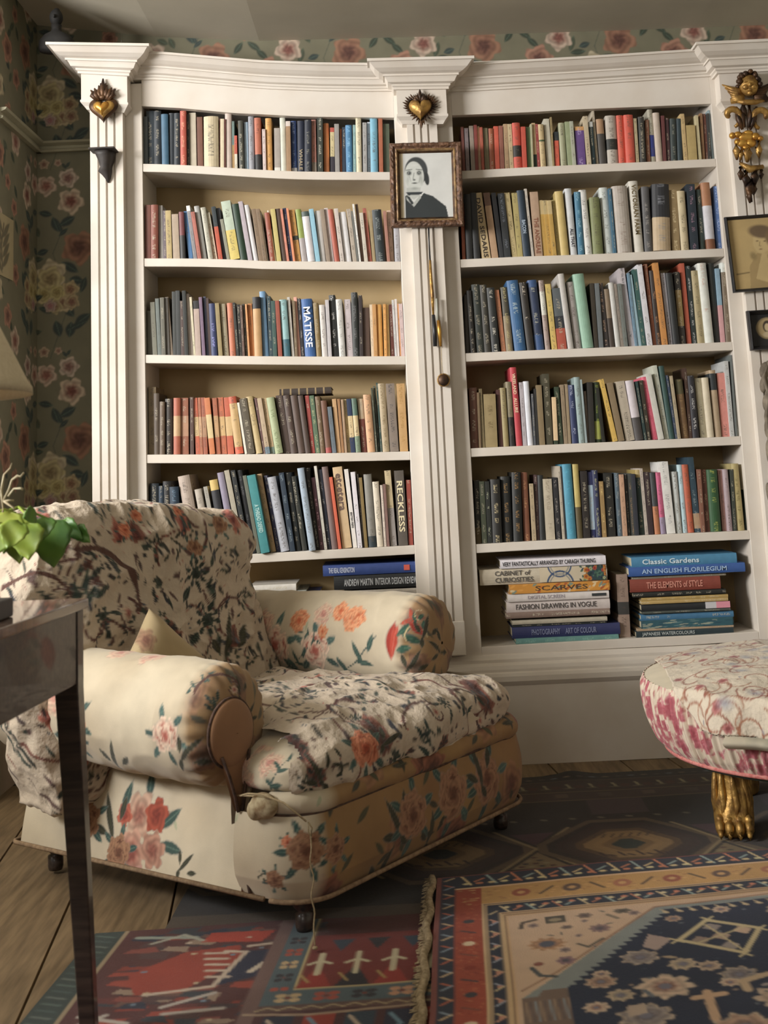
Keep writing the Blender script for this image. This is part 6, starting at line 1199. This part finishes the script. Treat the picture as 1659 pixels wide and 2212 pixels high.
# framed portrait on the centre pilaster
def picture(name, label, q, Y, fw, fd, mf, slip, paint, res=.0022, cat='picture', corner=None):
    """q: pixel quad TL TR BR BL of the outer frame on plane Y"""
    C = [np.array(px_at(x, y, Y)) for x, y in q]; ctr = sum(C)/4; e = empty(name, tuple(ctr)); tag(e, label, cat)
    ex = (C[1]-C[0]); w = np.linalg.norm((C[1]+C[2]-C[0]-C[3])/2); ex = (C[1]+C[2]-C[0]-C[3]); ex /= np.linalg.norm(ex); ez = np.array([-ex[2], 0, ex[0]]); h = np.linalg.norm((C[0]+C[1]-C[2]-C[3])/2)
    L_ = lambda x, y, z: tuple(ctr+ex*x+ez*z+np.array([0, -y, 0]))
    def ring(prof, nm, mt, rough=0):
        b = MB(); R = []
        for o, d_ in prof:
            rr_ = []
            for k, (sx, sz) in enumerate([(-1, -1), (1, -1), (1, 1), (-1, 1)]):
                nx_, nz_ = [(-1, -1), (1, -1), (1, 1), (-1, 1)][(k+1) % 4]; m_ = 26 if rough else 1
                for i in range(m_):
                    t = i/m_; x = (sx*(1-t)+nx_*t)*(w/2-o); z = (sz*(1-t)+nz_*t)*(h/2-o); j = rough*(rq.random()-.5)
                    rr_.append(L_(x, d_+j, z+j*.3))
            R.append(rr_)
        R.append(R[0]); b.rings(R, cap=False).build(nm, mt, e)
    d0 = fd
    ring([(0, 0), (0, d0*.7), (fw*.12, d0), (fw*.35, d0*1.05), (fw*.5, d0*.8), (fw*.62, d0*.75), (fw*.62, 0)], 'frame', mf, .003 if slip else 0)
    if slip: ring([(fw*.60, 0), (fw*.60, d0*.78), (fw*.70, d0*.85), (fw*.80, d0*.6), (fw*.82, d0*.5), (fw*.82, 0)], 'frame_slip', M['frame2'], .0012); ring([(fw*.80, 0), (fw*.80, d0*.5), (fw, d0*.2), (fw, 0)], 'frame_sight', M['giltdark'], 0)
    else: ring([(fw*.6, 0), (fw*.6, d0*.7), (fw, d0*.35), (fw, 0)], 'frame_sight', mf, 0)
    iw, ih = w-2*fw+.004, h-2*fw+.004; cv = Cv(iw, ih, res*.8, 'c8c4bc'); paint(cv, iw, ih)
    U, V = np.meshgrid(np.linspace(0, iw, int(iw/res)), np.linspace(0, ih, int(ih/res)), indexing='ij')
    P = ctr+ex*(U-iw/2)[..., None]+ez*(V-ih/2)[..., None]+np.array([0, -d0*.12-.0015, 0]); gridmesh('picture_print', P, M['print'], e, cv.sample(U, V), smooth=False)
    MB().add([L_(-w/2+.004, .0005, -h/2+.004), L_(w/2-.004, .0005, -h/2+.004), L_(w/2-.004, .0005, h/2-.004), L_(-w/2+.004, .0005, h/2-.004), L_(-w/2+.004, .003, -h/2+.004), L_(w/2-.004, .003, -h/2+.004), L_(w/2-.004, .003, h/2-.004), L_(-w/2+.004, .003, h/2-.004)], [(3, 2, 1, 0), (4, 5, 6, 7), (0, 1, 5, 4), (1, 2, 6, 5), (2, 3, 7, 6), (3, 0, 4, 7)]).build('picture_backing', M['darkwood'], e)
    return e, L_, w, h
def face_print(cv, w, h):
    cv.rect(0, w, 0, h, 'd0d2d0'); cv.rect(0, w*.07, 0, h, 'bcae90')
    cx, cy = w*.29, h*.66
    cv.poly([(w*.10, 0), (w*.10, h*.34), (w*.16, h*.36), (w*.28, h*.20), (w*.45, h*.38), (w*.62, h*.33), (w*.86, h*.17), (w*.90, 0)], '2e3436')
    cv.ell(cx+w*.03, cy+h*.06, w*.225, h*.225, 0, '3c4042', .08); cv.ell(cx+w*.225, cy-h*.06, w*.05, h*.11, .1, '2c3032', .15)
    cv.ell(cx-w*.01, cy-h*.02, w*.185, h*.235, .05, 'c8ccc8', .05); cv.poly([(w*.13, h*.47), (w*.40, h*.47), (w*.37, h*.34), (w*.26, h*.28), (w*.14, h*.35)], 'b8bcb8')
    cv.poly([(w*.11, h*.40), (w*.44, h*.40), (w*.40, h*.36), (w*.16, h*.35)], '30363a'); cv.poly([(w*.12, h*.34), (w*.22, h*.20), (w*.38, h*.35), (w*.40, h*.31), (w*.26, h*.17), (w*.12, h*.29)], 'b0b4b0')
    for s in (-1, 1): cv.ell(cx+s*w*.095-w*.01, cy+h*.03, w*.066, h*.050, 0, '6c706c', .6); cv.ell(cx+s*w*.095-w*.01, cy+h*.03, w*.042, h*.030, 0, '3c4042', .4); cv.ell(cx+s*w*.095-w*.015, cy+h*.034, w*.010, h*.008, 0, 'c8ccc8', .4); cv.line([(cx+s*w*.15-w*.01, cy+h*.075), (cx+s*w*.04-w*.01, cy+h*.085)], h*.012, '4c504e')
    cv.line([(cx-w*.012, cy+h*.03), (cx-w*.03, cy-h*.06), (cx+w*.0, cy-h*.075)], w*.016, '8c908c'); cv.ell(cx-w*.012, cy-h*.075, w*.035, h*.016, 0, '5c605e', .5)
    cv.ell(cx-w*.005, cy-h*.125, w*.055, h*.014, 0, '4c504e', .4); cv.line([(cx-w*.06, cy-h*.122), (cx+w*.05, cy-h*.122)], h*.008, '34383a')
    cv.ell(cx+w*.12, cy-h*.06, w*.05, h*.12, .1, '9ca09c', .9, .8); cv.ell(cx-w*.13, cy-h*.07, w*.04, h*.10, -.1, 'a4a8a4', .9, .7); cv.ell(cx, cy-h*.205, w*.09, h*.03, 0, '8c908c', .9, .7); cv.ell(cx, cy+h*.15, w*.10, h*.03, 0, 'd8dad8', .9, .6)
    cv.line([(cx-w*.1, cy-h*.02), (cx-w*.075, cy-h*.1)], w*.012, 'a0a4a0'); cv.line([(cx+w*.1, cy-h*.03), (cx+w*.075, cy-h*.12)], w*.014, '9ca09c')
picture('framed_portrait', 'black and white portrait print in a heavy carved brown frame on the centre pilaster', [(839, 312), (993, 309), (1004, 489), (846, 494)], -.052, .036, .024, M['frame'], True, face_print)
def sepia(cv, w, h):
    cv.rect(0, w, 0, h, 'b39b6c'); cv.ell(w*.5, h*.5, w*.5, h*.5, 0, 'b8a274', .9, .7)
    cv.poly([(w*.25, 0), (w*.28, h*.32), (w*.42, h*.50), (w*.62, h*.46), (w*.95, h*.30), (w, 0)], 'a08a60'); cv.poly([(w*.36, h*.14), (w*.50, h*.50), (w*.58, h*.48), (w*.62, h*.05)], 'bca678')
    cv.ell(w*.52, h*.66, w*.15, h*.18, -.2, 'c0aa7c', .12); cv.ell(w*.53, h*.80, w*.24, h*.11, -.15, '6c5a44', .3); cv.ell(w*.68, h*.70, w*.12, h*.14, 0, '786448', .4)
    cv.ell(w*.45, h*.67, w*.03, h*.012, 0, '6c5a40', .5); cv.ell(w*.57, h*.66, w*.03, h*.012, 0, '6c5a40', .5); cv.line([(w*.49, h*.66), (w*.475, h*.60), (w*.50, h*.595)], w*.012, '94805a'); cv.ell(w*.49, h*.55, w*.035, h*.01, 0, '84684c', .5)
    cv.ell(w*.36, h*.46, w*.07, h*.08, .4, '8c7a54', .6); cv.line([(w*.06, h*.22), (w*.26, h*.235)], h*.02, '7c6a48')
picture('framed_photograph', 'sepia portrait photograph in a thin black frame on the right pilaster', [(1567, 470), (1712, 460), (1722, 622), (1579, 634)], -.052, .011, .018, M['black'], False, sepia)
def mini(cv, w, h):
    cv.rect(0, w, 0, h, '222224'); cv.ell(w*.5, h*.55, w*.36, h*.34, 0, '8c7c5c', .06); cv.ell(w*.5, h*.55, w*.30, h*.29, 0, 'b09c74', .06); cv.ell(w*.5, h*.60, w*.15, h*.20, 0, '3c3028', .15); cv.ell(w*.49, h*.58, w*.09, h*.13, 0, 'c8b490', .2); cv.ell(w*.5, h*.36, w*.18, h*.10, 0, 'b8a888', .2)
picture('miniature_frame', 'small black square frame holding an oval miniature, right pilaster', [(1612, 672), (1698, 668), (1702, 752), (1618, 759)], -.052, .014, .026, M['black'], False, mini)
# hanging ornament and knob on the centre pilaster
e = empty('hanging_pendant', px_at(926, 515, -.06)); tag(e, 'long thin dark pendant hanging below the framed portrait', 'pendant')
MB().tube([px_at(x, y, -.056) for x, y in [(926, 492), (926.5, 518), (929, 562)]], .003, 6).build('dark_rod', M['black'], e, True)
MB().tube([px_at(x, y, -.056) for x, y in [(929, 562), (931, 600), (934, 640), (936, 680)]], [.0045, .006, .007, .004], 8).build('amber_rod', M['gilt'], e, True)
MB().tube([px_at(x, y, -.056) for x, y in [(936, 680), (939, 715), (940, 748)]], [.006, .0085, .0075], 8).build('dark_tassel', M['black'], e, True)
MB().tube([px_at(x, y, -.060) for x, y in [(943, 645), (944.5, 670), (945, 692)]], .004, 8).build('pale_rod', M['pot'], e, True)
MB().tube([px_at(x, y, -.060) for x, y in [(947, 692), (949, 715), (952, 748)]], [.006, .007, .004], 8).build('brass_tube', M['giltbright'], e, True)
MB().tube([px_at(x, y, -.060) for x, y in [(953, 745), (955, 790), (957, 812)]], .0014, 5).build('cord', M['string'], e, True)
kc = px_at(958, 821, -.056); e = empty('brass_knob', kc); tag(e, 'round dark brass knob hanging on the cord, centre pilaster', 'knob')
MB().ell(kc, (.0205, .012, .0215), 24, 14).build('knob_face', M['giltdark'], e, True)
MB().tube([(kc[0]+math.cos(a)*.0195, -.057, kc[2]+math.sin(a)*.0205) for a in np.linspace(0, 2*PI, 30)], .003, 6).build('knob_rim', M['gilt'], e, True)
# gilded cherub and scroll carving, right pilaster
Yc = -.068; c = px_at(1612, 190, Yc); e = empty('cherub_carving', c); tag(e, 'gilded winged cherub head carving at the top of the right pilaster', 'carving')
b = MB(); b.ell((c[0], Yc-.030, c[2]), (.034, .030, .040), 20, 14)
b.ell((c[0]-.006, Yc-.060, c[2]-.006), (.006, .008, .008)); b.ell((c[0]-.018, Yc-.050, c[2]-.012), (.011, .010, .010)); b.ell((c[0]+.010, Yc-.052, c[2]-.012), (.011, .010, .010)); b.ell((c[0]-.005, Yc-.054, c[2]-.024), (.009, .007, .005)); b.ell((c[0]-.004, Yc-.048, c[2]-.034), (.010, .009, .007))
for s in (-1, 1): b.ell((c[0]-.005+s*.012, Yc-.055, c[2]+.005), (.007, .005, .003))
b.build('head', M['gilt'], e, True)
b = MB()
for i in range(26): a = i/26*PI*1.25-.4; rr_ = .034+.004*math.sin(i*2.3); b.ell((c[0]+math.cos(a)*rr_, Yc-.034-.012*math.sin(i*1.7), c[2]+.008+math.sin(a)*rr_*1.05), (.010, .011, .009), 8, 6)
b.build('curled_hair', M['giltdark'], e, True)
for s in (-1, 1):
    b = MB()
    for k in range(6):
        b.tube([(c[0]+s*.018, Yc-.020, c[2]-.020-k*.006), (c[0]+s*(.045+.004*k), Yc-.026+.002*k, c[2]-.016-k*.007), (c[0]+s*(.090-k*.009), Yc-.014, c[2]+.012-k*.013)], [.010, .011, .002], 8)
    b.build('wing', M['giltdark'] if s > 0 else M['gilt'], e, True)
b = MB(); b.tube([(c[0]-.05, Yc-.018, c[2]-.052), (c[0]-.02, Yc-.03, c[2]-.062), (c[0]+.02, Yc-.03, c[2]-.062), (c[0]+.06, Yc-.018, c[2]-.054)], [.004, .010, .010, .004], 8); b.build('collar', M['gilt'], e, True)
c = px_at(1612, 310, Yc+.015); e = empty('scroll_carving', c); tag(e, 'gilded acanthus scroll carving below the cherub on the right pilaster', 'carving')
def px3(x, y, Y=Yc+.004): return px_at(x, y, Y)
def spiral(b, cx, cy, r0, r1, a0, a1, th, Y, n=22):
    b.tube([px3(cx+(r0+(r1-r0)*i/n)*math.cos(a0+(a1-a0)*i/n), cy-(r0+(r1-r0)*i/n)*math.sin(a0+(a1-a0)*i/n), Y-.012*math.sin(PI*i/n)) for i in range(n+1)], [th*(.5+.5*math.sin(PI*min(1, .15+i/n*.85))) for i in range(n+1)], 8)
b = MB(); spiral(b, 1578, 250, 4, 26, 3.6, -1.2, .012, Yc); spiral(b, 1648, 252, 4, 27, -.4, 4.4, .012, Yc); b.build('scroll', M['gilt'], e, True)
b = MB()
for s in (-1, 1):
    b.tube([px3(1612+s*6, 225), px3(1612+s*8, 250, Yc-.01), px3(1612+s*4, 275, Yc-.012)], [.007, .010, .006], 8); b.tube([px3(1612+s*22, 232), px3(1612+s*17, 258, Yc-.012), px3(1612+s*8, 280, Yc-.008)], [.006, .010, .005], 8)
b.ell(px3(1606, 240, Yc-.006), (.012, .010, .022)); b.build('palmette', M['giltdark'], e, True)
b = MB()
for dx, dy, rx, rz in [(0, 0, .030, .018), (-18, -4, .016, .012), (-30, -2, .012, .012), (20, 0, .016, .014), (30, 4, .012, .010), (-8, 14, .022, .016), (10, 14, .020, .016), (0, 24, .016, .012), (-20, 12, .010, .012), (4, -8, .018, .010)]: b.ell(px3(1612+dx, 295+dy, Yc+.004), (rx, .012, rz), 12, 8)
b.build('gold_leaf_boss', M['giltbright'], e, True)
b = MB()
for (x0, y0, x1, y1, th) in [(1590, 305, 1592, 345, .014), (1616, 312, 1614, 350, .017), (1640, 305, 1640, 340, .012), (1604, 318, 1598, 350, .008), (1632, 318, 1640, 342, .006)]: b.tube([px3(x0, y0), px3((x0+x1)/2, (y0+y1)/2, Yc-.014), px3(x1, y1)], [th*.5, th, th*.3], 10)
b.tube([px3(1598, 352), px3(1620, 366, Yc-.008), px3(1648, 360)], [.006, .014, .008], 8); b.build('fluted_drop', M['gilt'], e, True)
b = MB()
for (x0, y0, x1, y1, th) in [(1600, 362, 1600, 388, .012), (1612, 370, 1612, 402, .016), (1632, 366, 1630, 398, .016), (1645, 368, 1644, 385, .010), (1622, 390, 1618, 425, .017), (1612, 400, 1624, 436, .010), (1630, 396, 1628, 420, .012), (1616, 410, 1620, 438, .010)]: b.tube([px3(x0, y0), px3((x0+x1)/2, (y0+y1)/2, Yc-.012), px3(x1, y1)], [th*.6, th, th*.35], 10)
b.build('leaf_drop', M['giltdark'], e, True)
# grey carved swag low on the right pilaster
c = px_at(1665, 950, -.05); e = empty('carved_drop', c); tag(e, 'grey limed wooden carving cut by the right edge, beside the fourth shelf', 'carving')
b = MB()
for (x, y, rx, rz) in [(1652, 800, .018, .03), (1664, 790, .02, .02), (1650, 830, .014, .03), (1662, 840, .022, .03), (1655, 870, .012, .03), (1668, 880, .02, .04), (1660, 920, .014, .04), (1672, 940, .02, .05), (1664, 980, .014, .05), (1674, 1020, .018, .06), (1668, 1080, .014, .06), (1674, 1140, .012, .06)]: b.ell(px_at(x, y, -.056), (rx, .016, rz), 12, 8, Matrix.Rotation(.3*math.sin(y), 3, 'Y'))
b.tube([px_at(1656, 790, -.066), px_at(1650, 815, -.07), px_at(1660, 850, -.07), px_at(1655, 900, -.07), px_at(1664, 960, -.068), px_at(1668, 1060, -.066)], [.006, .008, .006, .007, .006, .004], 8); b.build('carving_body', M['greycarve'], e, True)
# dark bust on top of the left capital
bz = 2.537; cx, _, _ = px_at(122, 90, -.05)
e = empty('bust', (cx, -.05, bz)); tag(e, 'dark shadowy bust standing on top of the left capital', 'bust'); md = M['bust']
MB().rings([[(cx+math.cos(a)*rx, -.05+math.sin(a)*ry, bz+z) for a in [2*PI*i/20 for i in range(20)]] for z, rx, ry in [(0, .060, .035), (.012, .066, .036), (.04, .064, .036), (.062, .045, .032), (.074, .020, .020), (.085, .017, .018), (.10, .019, .019)]]).build('bust_torso', md, e, True)
MB().ell((cx, -.053, bz+.128), (.024, .026, .032), 16, 12).ell((cx, -.082, bz+.124), (.005, .007, .007), 8, 6).ell((cx, -.045, bz+.157), (.012, .012, .010), 10, 6).build('bust_head', md, e, True)
# small picture hanging on the left wall
def pw(px, py):
    r = ray(px, py); t = (WALLX+.004-CAM[0])/r[0]; return CAM+r*t
q = [pw(-14, 452), pw(29, 474), pw(22, 592), pw(-20, 596)]
e = empty('wall_picture', tuple(sum(q)/4)); tag(e, 'small cream botanical print on the dark left wall', 'picture')
ys = [p[1] for p in q]; y0, y1 = min(q[0][1], q[3][1]), max(q[1][1], q[2][1]); z0, z1 = (q[2][2]+q[3][2])/2, (q[0][2]+q[1][2])/2
cv = Cv(y1-y0, z1-z0, .003, 'a89c7c'); w_, h_ = cv.w, cv.h
cv.line([(w_*.5, h_*.12), (w_*.45, h_*.5), (w_*.55, h_*.85)], .01, '5c5444')
for k in range(9): cv.leaf(w_*(.35+.3*(k % 2)), h_*(.2+.08*k), w_*.45, w_*.14, .7 if k % 2 else 2.4, '6c6450')
U, V = np.meshgrid(np.linspace(0, w_, 60), np.linspace(0, h_, 60), indexing='ij')
gridmesh('picture_print', np.stack([np.full_like(U, WALLX+.0045), y0+U, z0+V], -1), M['print'], e, cv.sample(U, V), smooth=False)
MB().box(WALLX+.0005, WALLX+.004, y0, y1, z0, z1).build('picture_mount', M['rail'], e)
